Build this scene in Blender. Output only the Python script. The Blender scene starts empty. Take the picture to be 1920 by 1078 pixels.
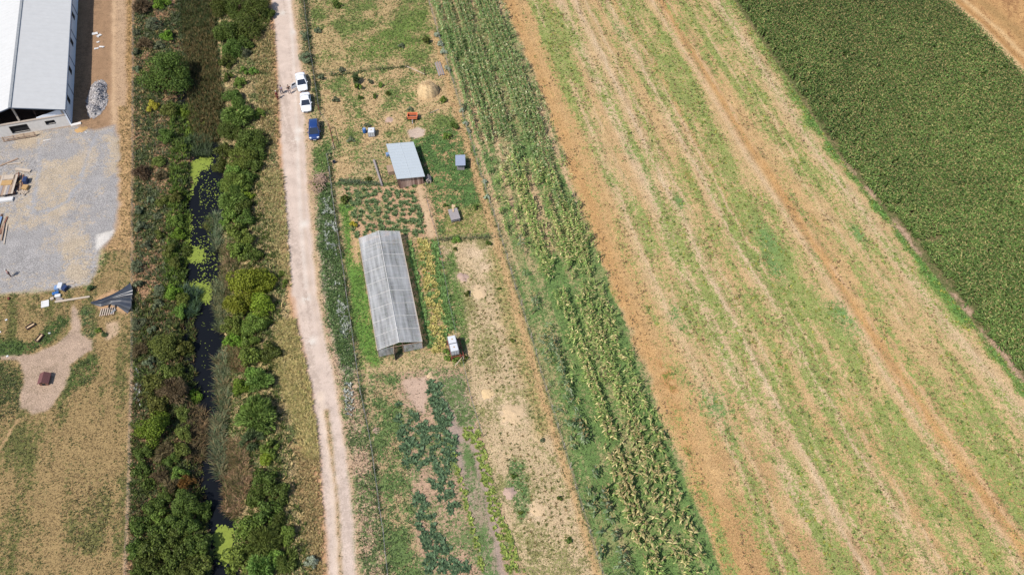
import bpy, bmesh, math, random
import numpy as np
from math import radians, sin, cos, tan, pi, atan2, hypot
from mathutils import Vector, Matrix
SC = bpy.context.scene
COL = SC.collection
# ------------------------------------------------------------------ camera, sky, sun, exposure
CAM_H, PITCH, FPX = 101.0, radians(53.5), 1658.0
cam_d = bpy.data.cameras.new("camera"); cam = bpy.data.objects.new("camera", cam_d); COL.objects.link(cam)
cam.location = (0, 0, CAM_H); cam.rotation_euler = (pi/2 - PITCH, 0, 0)
cam_d.sensor_width = 36; cam_d.lens = FPX/1920*36; cam_d.clip_end = 6000; cam_d.clip_start = 1
SC.camera = cam
SUN_EL = radians(54); SUN_TO = Vector((0.72, 0.69, 0)).normalized()      # shadows fall this way
w = bpy.data.worlds.new("World"); SC.world = w; w.use_nodes = True
nt = w.node_tree; sky = nt.nodes.new("ShaderNodeTexSky"); sky.sky_type = 'NISHITA'; sky.sun_disc = False
sky.sun_elevation = SUN_EL; sky.sun_rotation = atan2(-SUN_TO.x, -SUN_TO.y)
nt.links.new(sky.outputs[0], nt.nodes["Background"].inputs[0]); nt.nodes["Background"].inputs[1].default_value = 0.115
sl = bpy.data.lights.new("sun", 'SUN'); sl.energy = 4.2; sl.angle = radians(0.5); sl.color = (1.0, 0.95, 0.875)
so = bpy.data.objects.new("sun", sl); COL.objects.link(so)
so.rotation_euler = Vector((SUN_TO.x*cos(SUN_EL), SUN_TO.y*cos(SUN_EL), -sin(SUN_EL))).to_track_quat('-Z', 'Y').to_euler()
SC.view_settings.view_transform = 'Standard'; SC.view_settings.look = 'None'
SC.view_settings.exposure = 0.62; SC.view_settings.gamma = 1
LIT = 1.95                                                               # display value of a white sunlit floor
SC.cycles.max_bounces = 6; SC.cycles.diffuse_bounces = 2; SC.cycles.transparent_max_bounces = 12

rng = np.random.default_rng(7); random.seed(7)
cp, sp = cos(PITCH), sin(PITCH)
def G(px, py, z=0.0):
    """point of the photograph -> world point at height z (survey of the place from the drone picture)"""
    dx, dy, dz = px-960, FPX*cp+(539-py)*sp, -FPX*sp+(539-py)*cp
    t = (z-CAM_H)/dz
    return Vector((dx*t, dy*t, z))
def Garr(px, py, z=0.0):
    px = np.asarray(px, float); py = np.asarray(py, float)
    dx, dy, dz = px-960, FPX*cp+(539-py)*sp, -FPX*sp+(539-py)*cp
    t = (z-CAM_H)/dz
    return np.stack([dx*t, dy*t], -1)
def P_(x, y, z=0.0):
    x = np.asarray(x, float); y = np.asarray(y, float)
    d = y*cp-(z-CAM_H)*sp
    return 960+FPX*x/d, 539-FPX*(y*sp+(z-CAM_H)*cp)/d
def lin(c):
    c = np.asarray(c, float)/255
    return np.where(c <= .04045, c/12.92, ((c+.055)/1.055)**2.4)
def S(*c): return lin(c)/LIT                                             # seen colour -> albedo

# ------------------------------------------------------------------ numpy noise
_T = np.random.default_rng(3).random((64, 256, 256)).astype(np.float32)
def vn(x, y, s, seed=0):
    t = _T[seed % 64]; x = x/s+seed*7.31; y = y/s+seed*3.77
    xi = np.floor(x).astype(int); yi = np.floor(y).astype(int); fx = x-xi; fy = y-yi
    fx = fx*fx*(3-2*fx); fy = fy*fy*(3-2*fy); a = xi & 255; b = yi & 255; a1 = (a+1) & 255; b1 = (b+1) & 255
    return (t[a, b]*(1-fx)+t[a1, b]*fx)*(1-fy)+(t[a, b1]*(1-fx)+t[a1, b1]*fx)*fy
def fbm(x, y, s, seed=0, o=4, r=.55):
    v = 0; a = 1; n = 0
    for i in range(o): v = v+a*vn(x, y, s/2**i, seed+i); n += a; a *= r
    return v/n
def sstep(a, b, x):
    t = np.clip((x-a)/(b-a), 0, 1); return t*t*(3-2*t)

# ------------------------------------------------------------------ ground grid
STEP = .25; X0, X1, Y0, Y1 = -112, 112, 22, 154
gx = np.arange(X0, X1+STEP/2, STEP); gy = np.arange(Y0, Y1+STEP/2, STEP); NX, NY = len(gx), len(gy)
XX, YY = np.meshgrid(gx, gy); X = XX.ravel(); Y = YY.ravel(); N = X.size
PXG, PYG = P_(X, Y)
def seg_dist(pts, x, y):
    d = np.full(x.shape, 1e9)
    for (ax, ay), (bx, by) in zip(pts[:-1], pts[1:]):
        vx, vy = bx-ax, by-ay; L = vx*vx+vy*vy+1e-9
        t = np.clip(((x-ax)*vx+(y-ay)*vy)/L, 0, 1)
        d = np.minimum(d, np.hypot(x-ax-t*vx, y-ay-t*vy))
    return d
def inside(pts, x, y):
    r = np.zeros(x.shape, bool); n = len(pts)
    for i in range(n):
        ax, ay = pts[i]; bx, by = pts[(i+1) % n]
        if ay == by: continue
        c = ((ay > y) != (by > y)) & (x < (bx-ax)*(y-ay)/(by-ay)+ax); r ^= c
    return r
def poly_mask(px, feather=.6, jit=.6, js=2.5, seed=0, x=None, y=None):
    whole = x is None
    if whole: x, y = X, Y
    g = Garr([p[0] for p in px], [p[1] for p in px]); pad = feather+jit*2+.5
    sel = (x > g[:, 0].min()-pad) & (x < g[:, 0].max()+pad) & (y > g[:, 1].min()-pad) & (y < g[:, 1].max()+pad)
    out = np.zeros(x.shape); xs, ys = x[sel], y[sel]; pts = [tuple(q) for q in g]
    d = seg_dist(pts+[pts[0]], xs, ys)*np.where(inside(pts, xs, ys), 1, -1)
    if jit: d = d+(fbm(xs, ys, js, seed+11, 4)-.5)*2*jit
    out[sel] = sstep(-feather, feather, d); return out
def line_mask(px, width, feather=.4, jit=.3, js=1.5, seed=0, x=None, y=None):
    if x is None: x, y = X, Y
    g = Garr([p[0] for p in px], [p[1] for p in px]); pad = width+feather+jit*2+.5
    sel = (x > g[:, 0].min()-pad) & (x < g[:, 0].max()+pad) & (y > g[:, 1].min()-pad) & (y < g[:, 1].max()+pad)
    out = np.zeros(x.shape); xs, ys = x[sel], y[sel]
    d = width/2-seg_dist([tuple(q) for q in g], xs, ys)
    if jit: d = d+(fbm(xs, ys, js, seed+23, 3)-.5)*2*jit
    out[sel] = sstep(-feather, feather, d); return out

# long field lines (all parcels run the same way)
FENCE_PX = [(803, 0), (820, 60), (905, 340), (940, 450), (1000, 650), (1060, 850), (1112, 1020), (1131, 1080)]
CORN_PX = [(932, -20), (940, 0), (1022, 200), (1130, 500), (1240, 780), (1350, 1060), (1358, 1085)]
DARK_PX = [(1361, -20), (1375, 0), (1470, 140), (1570, 290), (1660, 400), (1770, 540), (1920, 720), (2070, 900), (2220, 1085)]
PATH_PX = [(1745, -20), (1765, 0), (1830, 55), (1920, 150), (1960, 190)]
def xline(px):
    g = Garr([p[0] for p in px], [p[1] for p in px]); o = np.argsort(g[:, 1]); gxs, gys = g[o, 0], g[o, 1]
    def f(y):
        s0 = (gxs[1]-gxs[0])/(gys[1]-gys[0]); s1 = (gxs[-1]-gxs[-2])/(gys[-1]-gys[-2])
        v = np.interp(y, gys, gxs)
        return np.where(y < gys[0], gxs[0]+(y-gys[0])*s0, np.where(y > gys[-1], gxs[-1]+(y-gys[-1])*s1, v))
    return f
xF, xC, xD, xP = xline(FENCE_PX), xline(CORN_PX), xline(DARK_PX), xline(PATH_PX)

# canal
CANAL_PX = [(366, -40), (364, 60), (366, 150), (374, 225), (388, 290), (390, 345), (382, 420), (378, 480), (386, 540), (386, 600), (378, 665), (392, 740), (398, 820), (402, 900), (410, 960), (420, 1020), (428, 1100)]
can = Garr([p[0] for p in CANAL_PX], [p[1] for p in CANAL_PX], -.8)
can_w = np.array([2.6, 2.6, 2.7, 2.2, 1.7, 1.9, 2.4, 1.8, 1.5, 1.9, 2.0, 1.35, 1.3, 1.4, 1.05, .8, .8])
dcan = seg_dist([tuple(q) for q in can], X, Y)
wcan = np.interp(Y, can[::-1, 1], can_w[::-1])
marsh = sstep(115, 121, Y+(fbm(X, Y, 3, 31)-.5)*5)
WATER = -.75
wob = (fbm(X, Y, 1.6, 40, 4)-.5)
dd = dcan+wob*1.5
bed = np.where(dd < wcan, -1.25, 0)
prof = 1-sstep(wcan-.35, wcan+2.4, dd)
Z = (fbm(X, Y, 7, 1, 3)-.5)*.16+(fbm(X, Y, .9, 5, 2)-.5)*.07
Z = Z*(1-prof)-prof*(1.3-.78*marsh)+prof*marsh*(fbm(X, Y, 1.3, 9)-.5)*.5

# ------------------------------------------------------------------ ground colour layers
A = np.tile(S(203, 175, 128), (N, 1)); B = np.tile(S(122, 140, 72), (N, 1)); M = np.full(N, .42); GR = np.full(N, .30)
DEN = np.full(N, .55); HGT = np.full(N, .22)
def paint(m, a=None, b=None, c=None, gr=None, den=None, hgt=None):
    global A, B, M, GR, DEN, HGT
    if a is not None: A = A*(1-m[:, None])+np.asarray(a)*m[:, None]
    if b is not None: B = B*(1-m[:, None])+np.asarray(b)*m[:, None]
    if c is not None: M = M*(1-m)+c*m
    if gr is not None: GR = GR*(1-m)+gr*m
    if den is not None: DEN = DEN*(1-m)+den*m
    if hgt is not None: HGT = HGT*(1-m)+hgt*m
n_big = fbm(X, Y, 9, 12, 4); n_mid = fbm(X, Y, 3.2, 17, 4); n_sm = fbm(X, Y, 1.0, 22, 3)
# along/across coordinates of the parcels
ax = np.array([-.245, .9695]); U_ac = X*ax[1]-Y*ax[0]; V_al = X*ax[0]+Y*ax[1]
streak = fbm(U_ac, V_al*.09, 1.2, 44, 4)

# --- left: yard, lane, pasture
paint(poly_mask([(-140, -60), (256, -60), (252, 470), (200, 470), (-140, 300)], .4, .2), S(178, 142, 108), S(152, 118, 86), .4+.9*(streak-.5), .22, .03, .06)
paint(line_mask([(228, -40), (228, 120), (226, 200), (228, 300), (232, 420)], 2.6, 1.0, .5), S(206, 172, 136), S(178, 142, 108), .35, .25, .1, .1)
paint(line_mask([(214, -40), (213, 120), (213, 230)], .5, .4, .15), S(222, 186, 146), None, .2)
paint(line_mask([(243, -40), (243, 120), (246, 250), (246, 440)], 1.1, .5, .4), S(206, 164, 112), S(160, 128, 74), .5, .3, .6, .18)
m_gravel = poly_mask([(-140, 232), (0, 250), (60, 246), (140, 236), (176, 244), (214, 236), (226, 280), (224, 340), (222, 400), (214, 440), (188, 470), (180, 505), (165, 533), (105, 543), (55, 548), (-140, 560)], .5, .5, 2.0, 3)
paint(m_gravel, S(178, 173, 170), S(204, 182, 156), np.clip(.28+1.5*(n_mid-.5), 0, .8), .42, .0, .04)
for px, c in (([(70, 300), (150, 290), (165, 330), (140, 380), (80, 420), (20, 440), (-60, 420), (-60, 380), (70, 370)], .72), ([(110, 460), (165, 440), (180, 480), (150, 530), (110, 520)], .7), ([(200, 255), (225, 260), (226, 330), (205, 330)], .8), ([(30, 250), (70, 250), (75, 272), (35, 275)], .85)):
    paint(poly_mask(px, 1.2, 1.2, 3, 7)*m_gravel, None, S(206, 182, 152), np.clip(c+(n_mid-.5), 0, 1))
for ln in ([(182, 250), (165, 290), (150, 340), (128, 375), (100, 392)], [(72, 262), (75, 300), (66, 360), (60, 400)], [(100, 392), (70, 398), (50, 385)]):
    paint(.6*line_mask(ln, .4, .35, .4, 1, 2)*m_gravel, S(184, 184, 188), S(172, 172, 176), .3, .3)
paint(poly_mask([(182, 440), (214, 432), (212, 444), (190, 462), (178, 470)], .3, .35, .8, 4), S(232, 224, 214), S(205, 196, 186), .3, .2, 0)
paint(poly_mask([(222, 200), (250, 200), (250, 470), (200, 470), (224, 420)], .5, .6, 1.2, 9), S(208, 168, 118), S(168, 138, 84), .42, .34, .7, .18)
paint(poly_mask([(-140, 562), (60, 552), (165, 536), (205, 470), (252, 470), (252, 700), (240, 1120), (-140, 1120)], .5, .6, 1.5, 5), S(176, 148, 100), S(118, 116, 60), np.clip(.36+1.1*(n_big-.5)+1.3*(streak-.5)+.6*(n_mid-.5), .04, .8), .38, .85, .15)
for px, c, bb in (([(60, 640), (110, 590), (135, 590), (105, 640), (60, 665), (-20, 675), (-20, 640)], .93, (92, 112, 52)), ([(-20, 675), (40, 690), (50, 740), (20, 800), (-20, 790)], .75, (98, 104, 54)), ([(125, 690), (170, 665), (190, 700), (170, 720), (130, 740), (110, 760)], .85, (96, 110, 52)), ([(108, 648), (150, 612), (152, 624), (122, 646)], .95, (88, 112, 50)), ([(152, 578), (172, 580), (180, 630), (170, 640), (150, 610)], .9, (98, 116, 64)), ([(120, 900), (200, 890), (225, 960), (190, 1040), (130, 1050)], .5, (126, 120, 64))):
    paint(poly_mask(px, .8, .9, 2, 8), None, S(*bb), np.clip(c-.12+1.1*(n_mid-.5), 0, 1), .34, .95, .2)
paint(poly_mask([(138, 572), (150, 600), (152, 622), (172, 640), (170, 656), (130, 682), (131, 702), (112, 742), (92, 768), (62, 776), (40, 764), (38, 742), (47, 705), (36, 678), (0, 674), (0, 668), (60, 664), (106, 647), (136, 616), (132, 596)], .25, .35, 1.2, 6), S(200, 172, 148), S(184, 154, 126), .4+.9*(n_sm-.5), .32, .05, .06)
paint(line_mask([(34, 788), (14, 815), (-6, 850)], .45, .3, .2), S(196, 160, 116), None, .15, .2, .2)
paint(poly_mask([(176, 560), (212, 542), (240, 545), (240, 590), (212, 582), (180, 578)], .25, .3, 1, 8), S(210, 168, 124), S(188, 142, 100), .25, .14, .02)
paint(poly_mask([(200, 605), (222, 600), (218, 625), (200, 640)], .4, .6, 1, 3), S(214, 182, 148), None, .25, .2, .2)
paint(line_mask([(249, 690), (248, 800), (244, 920), (238, 1090)], .8, .3, .25, .8), S(206, 172, 134), S(170, 140, 100), .35, .25, .4, .14)
# --- canal banks
lb = poly_mask([(251, -60), (360, -60), (366, 150), (372, 300), (372, 700), (400, 1120), (238, 1120), (246, 820), (250, 650)], .4, .4, 1.2, 12)
paint(lb, S(194, 152, 114), S(98, 108, 58), np.clip(.58+1.4*(n_mid-.5)+.12*sstep(110, 50, Y), .1, 1), .34, .9, .34)
paint(poly_mask([(330, -60), (402, -60), (408, 100), (424, 200), (412, 285), (368, 296), (345, 225), (338, 100)], .6, .6, 2, 13), S(128, 112, 70), S(78, 92, 44), np.clip(.55+1.3*(n_mid-.5)+.5*sstep(125, 138, Y), 0, 1), .34, 1.0, .5)
rb = poly_mask([(404, -60), (508, -60), (516, 60), (520, 150), (526, 280), (536, 420), (546, 560), (570, 690), (592, 800), (606, 920), (616, 1120), (416, 1120), (398, 860), (384, 640), (392, 400), (402, 290), (424, 200)], .4, .5, 1.5, 14)
paint(rb, S(214, 188, 134), S(132, 140, 74), np.clip(.38+1.2*(n_mid-.5), 0, 1), .34, .95, .36)
paint(poly_mask([(455, 690), (500, 660), (545, 660), (575, 740), (590, 830), (560, 840), (530, 760), (510, 700)], .8, .9, 2, 15), S(222, 198, 136), S(150, 152, 88), .3, .34, 1, .30)
paint(poly_mask([(545, 830), (590, 830), (604, 930), (614, 1100), (585, 1100), (560, 960)], .8, .9, 2, 16), S(196, 160, 112), S(128, 126, 70), .4, .32, .8, .25)
paint(poly_mask([(414, 830), (455, 835), (470, 900), (450, 965), (425, 960), (414, 900)], .6, .6, 2, 17), S(196, 160, 120), S(128, 126, 76), .3, .36, 1, .4)
wet = 1-sstep(wcan-.2, wcan+.5, dd)
paint(wet*(1-marsh), S(60, 54, 38), S(50, 58, 30), .4, .3, .1, .2)
# --- road
RL = [(503, -60), (510, 0), (519, 100), (523, 180), (527, 260), (531, 340), (537, 440), (545, 540), (559, 620), (575, 700), (591, 800), (604, 900), (612, 1000), (618, 1100)]
RR = [(535, -60), (545, 0), (556, 80), (564, 140), (570, 200), (573, 300), (578, 380), (585, 450), (593, 540), (606, 620), (625, 700), (640, 790), (652, 880), (662, 980), (670, 1100)]
paint(line_mask([(x-2, y) for x, y in RL], 1.3, .6, .35, 1.3, 21), S(216, 166, 122), S(170, 140, 90), .28, .24, .3, .14)
paint(line_mask([(x+4, y) for x, y in RR], 1.5, .6, .5, 1.3, 22), S(214, 180, 142), S(150, 146, 90), .32, .28, .4, .14)
m_road = poly_mask(RL+RR[::-1], .38, .22, 1.7, 25)
rd_s = fbm((U_ac-(-.03)*V_al), V_al*.07, .8, 51, 4)
paint(m_road, S(228, 205, 188), S(211, 184, 163), np.clip(.28+1.6*(rd_s-.5), 0, 1), .10, 0, .04)
paint(line_mask([(542, 0), (552, 120), (556, 220), (560, 330), (565, 440), (574, 540)], .45, .35, .12)*m_road, S(236, 218, 202), None, .1)
paint(line_mask([(552, 60), (563, 250), (572, 430), (583, 540), (606, 660)], .35, .3, .12)*m_road, S(220, 196, 176), None, .2)
paint(line_mask([(600, 740), (615, 820), (628, 950), (636, 1090)], .9, .5, .2)*m_road, S(238, 214, 192), None, .1)
paint(line_mask([(612, 770), (622, 850), (632, 940), (640, 1100)], .5, .3, .25, 1.2, 26), S(200, 166, 124), S(150, 138, 84), .42, .26, .5, .14)
paint(line_mask([(548, 560), (566, 650), (588, 770), (600, 870)], .5, .35, .25)*m_road, S(222, 176, 140), None, .1)
for q in ((557, 261), (560, 245), (574, 560), (585, 640), (570, 420), (530, 25), (552, 60)):
    c = G(*q); paint(np.exp(-((X-c.x)**2+((Y-c.y)*.8)**2)/.35)*m_road, S(240, 228, 214))
# --- strip between road and garden fence
paint(poly_mask([(590, 300), (620, 300), (632, 430), (652, 560), (672, 700), (690, 800), (712, 930), (728, 1100), (680, 1100), (660, 900), (640, 760), (612, 620), (596, 480)], .6, .6, 1.5, 27), S(208, 176, 144), S(122, 138, 78), np.clip(.45+1.2*(n_mid-.5), 0, 1), .32, .8, .26)
paint(poly_mask([(598, 345), (622, 340), (634, 440), (650, 560), (668, 690), (650, 720), (626, 640), (606, 540), (598, 440)], .5, .6, 1.5, 28), S(186, 180, 150), S(112, 138, 78), np.clip(.72+.9*(n_mid-.5), 0, 1), .3, .9, .3)
paint(poly_mask([(588, 285), (612, 265), (625, 280), (612, 320), (592, 330)], .5, .5, 1.5, 28), None, S(116, 140, 66), .8, .28, .9, .24)
paint(poly_mask([(562, -60), (575, -60), (592, 120), (588, 132), (574, 130), (562, 60)], .5, .5, 1.5, 29), S(196, 166, 122), S(122, 128, 76), .5, .34, .8, .26)
# --- garden
fen = poly_mask([(578, -60), (812, -60), (832, 118), (700, 134), (592, 142)], .4, .5, 1.5, 32)
paint(fen, S(204, 176, 124), S(126, 140, 66), np.clip(.48+1.7*(n_mid-.5)+.1*(n_big-.5), .05, .95), .30, .8, .2)
paint(poly_mask([(640, 95), (680, 70), (760, 40), (800, 20), (815, 60), (770, 110), (690, 115)], 1, 1.2, 2.5, 33), None, S(124, 144, 62), np.clip(.72+.9*(n_mid-.5), 0, 1))
paint(poly_mask([(592, 142), (832, 120), (880, 250), (700, 262), (640, 345), (622, 340), (630, 280), (604, 205)], .5, .5, 1.5, 34), S(212, 180, 130), S(124, 142, 68), np.clip(.34+1.7*(n_mid-.5), .03, .95), .28, .75, .2)
paint(poly_mask([(775, 262), (840, 240), (885, 250), (912, 340), (935, 445), (822, 450), (798, 350)], .6, .7, 2, 35), S(214, 174, 126), S(104, 136, 66), np.clip(.70+1.1*(n_mid-.5)+1.0*(n_sm-.5), 0, 1), .34, .9, .2)
paint(poly_mask([(838, 395), (900, 380), (938, 440), (825, 452)], .8, .9, 2, 36), S(206, 176, 124), S(142, 148, 70), .55, .26, .8)
for q, r in (((729, 224), 1.0), ((803, 178), 2.2)):
    if r: c = G(*q); paint(np.exp(-((X-c.x)**2+(Y-c.y)**2)/r**2*.9), S(222, 188, 140), None, .1, .2, .3)
paint(poly_mask([(764, 246), (782, 238), (797, 243), (796, 255), (778, 262), (768, 258)], .2, .3, 1, 37), S(214, 190, 170), S(196, 170, 150), .3, .12, .03)
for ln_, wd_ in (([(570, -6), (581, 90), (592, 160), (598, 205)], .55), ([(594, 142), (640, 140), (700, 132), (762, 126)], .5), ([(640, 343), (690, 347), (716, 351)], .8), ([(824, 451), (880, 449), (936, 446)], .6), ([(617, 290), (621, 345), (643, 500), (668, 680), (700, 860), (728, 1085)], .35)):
    paint(line_mask(ln_, wd_, .25, .3, 1.2, 34), S(140, 128, 84), S(92, 104, 58), .6, .34, 1, .42)  # dark weeds under the fences; roadside runs also have the shadow line painted in
paint(line_mask([(640, 343), (690, 347), (722, 352), (742, 350)], 1.6, .5, .5, 1.2, 31), None, S(104, 122, 72), .9, .3, 1, .34)
# vegetable rows beside the shed
vr = poly_mask([(640, 350), (800, 348), (824, 448), (752, 440), (672, 452), (652, 440)], .4, .5, 1.5, 38)
paint(vr, S(214, 174, 136), S(128, 140, 76), np.clip(.34+1.2*(n_mid-.5), 0, 1), .26, .45, .18)
paint(line_mask([(786, 352), (797, 395), (808, 440)], .9, .3, .2), S(224, 190, 150), None, .12, .2, .05)
# bright grass by the greenhouse, left
paint(poly_mask([(640, 385), (662, 385), (672, 450), (690, 560), (708, 660), (712, 690), (680, 690), (660, 590), (648, 480)], .5, .5, 1.5, 39), S(190, 172, 110), S(112, 148, 56), np.clip(.9+.7*(n_mid-.5), 0, 1), .24, .9, .18)
paint(line_mask([(660, 400), (665, 450), (669, 490)], 1.0, .5, .4), S(214, 176, 130), None, .2, .24, .3)
paint(poly_mask([(675, 660), (700, 690), (745, 672), (840, 660), (850, 690), (780, 712), (720, 706), (690, 720)], .6, .6, 1.5, 41), S(210, 182, 136), S(142, 148, 78), .35, .28, .7, .18)
ghm = poly_mask([(674, 474), (752, 456), (794, 653), (712, 672)], .2, 0)
paint(ghm, S(128, 104, 84), S(84, 96, 58), .3, .3, .2, .1)
for k_ in range(5): paint(ghm*np.exp(-((U_ac+.0-(U_ac[np.argmin((X+14.95)**2+(Y-63.85)**2)]-2.2+1.1*k_))/.3)**2), S(84, 98, 56), None, .7)
# between greenhouse and the dividing fence
paint(poly_mask([(752, 450), (824, 452), (846, 600), (856, 655), (800, 660), (778, 560)], .4, .4, 1.5, 42), S(204, 168, 122), S(112, 138, 62), np.clip(.5+.9*(n_mid-.5), 0, 1), .26, .5, .2)
# east plot
paint(poly_mask([(826, 452), (938, 446), (1000, 650), (1060, 850), (1128, 1100), (1000, 1100), (950, 1000), (905, 830), (878, 700), (850, 560)], .5, .5, 1.5, 43), S(220, 192, 150), S(158, 150, 88), np.clip(.42+1.3*(n_mid-.5), .03, .9), .34, .8, .14)
paint(poly_mask([(915, 470), (938, 460), (1000, 660), (1040, 800), (1010, 830), (975, 700), (930, 560)], .9, .9, 2, 44), S(206, 178, 122), S(146, 146, 78), .5, .26, .8, .16)
paint(poly_mask([(832, 480), (850, 470), (866, 560), (880, 640), (868, 660), (850, 580)], .6, .6, 2, 45), None, S(116, 140, 66), .75, .26, .8, .18)
paint(poly_mask([(950, 860), (985, 870), (1000, 960), (975, 980), (950, 930)], .6, .8, 2, 46), None, S(112, 140, 74), .7, .26, .8, .18)
for q, r in (((868, 521), 1.0), ((901, 547), 1.7), ((914, 739), 1.1), ((960, 777), 2.1), ((1008, 957), 1.5), ((957, 926), .9), ((905, 500), 1.3), ((890, 475), 1.5)):
    c = G(*q); paint(np.exp(-(((X-c.x)**2+(Y-c.y)**2)/r**2)**1.5)*sstep(.25, .6, n_sm), S(236, 206, 168), S(214, 182, 140), .3, .3, .4, .08)
# lower garden
paint(poly_mask([(690, 705), (760, 700), (800, 690), (868, 690), (905, 830), (950, 1000), (985, 1100), (735, 1100), (712, 900)], .5, .5, 1.5, 47), S(204, 168, 138), S(122, 138, 78), np.clip(.48+1.0*(n_mid-.5), 0, 1), .28, .5, .18)
paint(poly_mask([(690, 700), (745, 700), (760, 850), (790, 1100), (735, 1100), (715, 930)], .6, .6, 1.5, 48), S(200, 172, 128), S(116, 138, 72), np.clip(.66+1.4*(n_mid-.5)+.8*(n_sm-.5), 0, 1), .34, .9, .22)
paint(poly_mask([(755, 712), (798, 704), (804, 735), (795, 775), (775, 760)], .3, .4, 1, 49), S(214, 182, 158), S(190, 158, 130), .3, .18, .1)
paint(poly_mask([(822, 712), (866, 700), (885, 770), (892, 800), (856, 806), (832, 762)], .4, .4, 1.2, 50), S(188, 166, 140), S(112, 132, 72), .65, .28, .7, .16)
paint(poly_mask([(820, 722), (840, 760), (862, 800), (890, 800), (918, 900), (938, 1000), (952, 1100), (918, 1100), (880, 960), (850, 840)], .3, .35, 1.2, 51), S(186, 162, 146), S(170, 146, 130), .3, .2, .1, .08)
paint(poly_mask([(862, 830), (884, 828), (908, 930), (926, 1010), (938, 1100), (908, 1100), (890, 990), (872, 900)], .35, .4, 1.2, 52), S(178, 158, 132), S(112, 136, 74), np.clip(.55+1.0*(n_mid-.5), 0, 1), .3, .6, .12)
# --- corn strip
xf, xc, xd, xp = xF(Y), xC(Y), xD(Y), xP(Y)
u2 = (X-xf)/(xc-xf); strip = sstep(.0, .02, u2+(n_sm-.5)*.02)*(1-sstep(.985, 1.01, u2+(n_mid-.5)*.06))
low = sstep(95, 70, Y)
paint(strip, S(184, 168, 120)*(1-.6*low)[:, None]+S(140, 158, 92)*(.6*low)[:, None], S(118, 146, 74), np.clip(.48+.25*low+1.2*(n_mid-.5), 0, 1), .26, .8, .16)
paint(strip*sstep(.52, .6, fbm(u2*15, Y*.05, .9, 61, 3))*(1-.6*low), S(216, 184, 140), None, .2)
paint(line_mask([(x-9, y) for x, y in FENCE_PX[1:]], 1.1, .45, .4, 1.5, 62), S(214, 176, 124), S(150, 140, 78), .25, .26, .7, .2)
paint(.7*line_mask(FENCE_PX[2:], .5, .3, .3, 1, 63), S(176, 160, 108), S(122, 134, 76), .5, .3, 1, .26)
# --- the wide dry field: stripes along the parcel
u = (X-xc)/(xd-xc); field = sstep(-.004, .012, u+(n_mid-.5)*.05)*(1-sstep(.995, 1.005, u))
uw = u+(fbm(u*3, Y*.05, 1, 64, 3)-.5)*.05
fst = fbm(uw*60, Y*.10, 1.5, 66, 5, .65); fs2 = fbm(uw*24, Y*.06, 1.5, 70, 5, .62)
gcov = np.clip(.40+1.1*(fs2-.5)+1.2*(fst-.5)+.6*(n_mid-.5)-.05*sstep(60, 110, Y), 0, 1)
fa = np.tile(S(220, 185, 132), (N, 1)); org = S(216, 168, 108); pal = S(232, 204, 168)
def band(c, wd, e=2.0): return np.exp(-np.abs((uw-c)/wd)**e)
for c, wd, k in ((.03, .04, .75), (.215, .03, .35), (.42, .04, .3), (.69, .022, .95), (.74, .03, .3), (.50, .02, .5), (.09, .03, .4)):
    m = np.clip(band(c, wd)*k*(.7+.9*n_mid), 0, 1); fa = fa*(1-m[:, None])+org*m[:, None]
for c, wd, k in ((.245, .03, .6), (.315, .02, .5), (.66, .012, .5), (.93, .03, .5), (.45, .03, .4), (.14, .02, .3)):
    m = np.clip(band(c, wd)*k*(.6+.9*fst), 0, 1); fa = fa*(1-m[:, None])+pal*m[:, None]
lowr = sstep(62, 40, Y); m = lowr*.5*sstep(.42, .6, n_big); fa = fa*(1-m[:, None])+S(192, 146, 94)*m[:, None]
for c, wd, k in ((.16, .035, .34), (.345, .018, .42), (.585, .06, .62), (.855, .045, .42), (.79, .02, .22), (.46, .03, .18), (.275, .012, .2)):
    gcov = gcov+band(c, wd*1.2, 1.6)*k*.5*(.3+1.4*fs2)*(.1+1.8*fbm(X, Y, 4, 71))
for c, wd, k in ((.035, .045, .35), (.69, .02, .55), (.315, .012, .3), (.65, .014, .3)): gcov = gcov-band(c, wd)*k
gcov = gcov+.16*lowr*sstep(.3, .7, u)
paint(field, fa, S(160, 168, 84), np.clip(.5+(gcov-.5)*.78+.0, .06, .73), .34, .75, .12)
for q, r, cc in (((1180, 320), 6, .1), ((1275, 380), 2, .75), ((1440, 450), 3.5, .8), ((1450, 500), 3, .75), ((1610, 440), 2.2, .75), ((1580, 590), 4, .6), ((1265, 590), 3, .5), ((1165, 60), 3, .55), ((1340, 760), 5, .5)):
    c = G(*q); m = np.exp(-(((X-c.x)+.3*(Y-c.y))**2/(r*.45)**2+(Y-c.y)**2/r**2))*field
    paint(m*.9, None, S(124, 158, 84), np.clip(cc+1.2*(n_mid-.5), 0, 1))
for q, r in (((1245, 690), 1.8), ((1255, 720), 1.6), ((1480, 718), .9), ((1395, 678), .6), ((1290, 850), .8), ((1530, 418), .8), ((1195, 240), .9), ((1290, 330), 1), ((1475, 370), .6)):
    c = G(*q); m = np.exp(-((X-c.x+.25*(Y-c.y))**2/(r*.5)**2+((Y-c.y)/1.5)**2/r**2))*field*sstep(.3, .6, n_sm)
    paint(m*.7, S(190, 128, 70), S(140, 130, 48), .7)
wid = (xd-xc)
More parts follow.
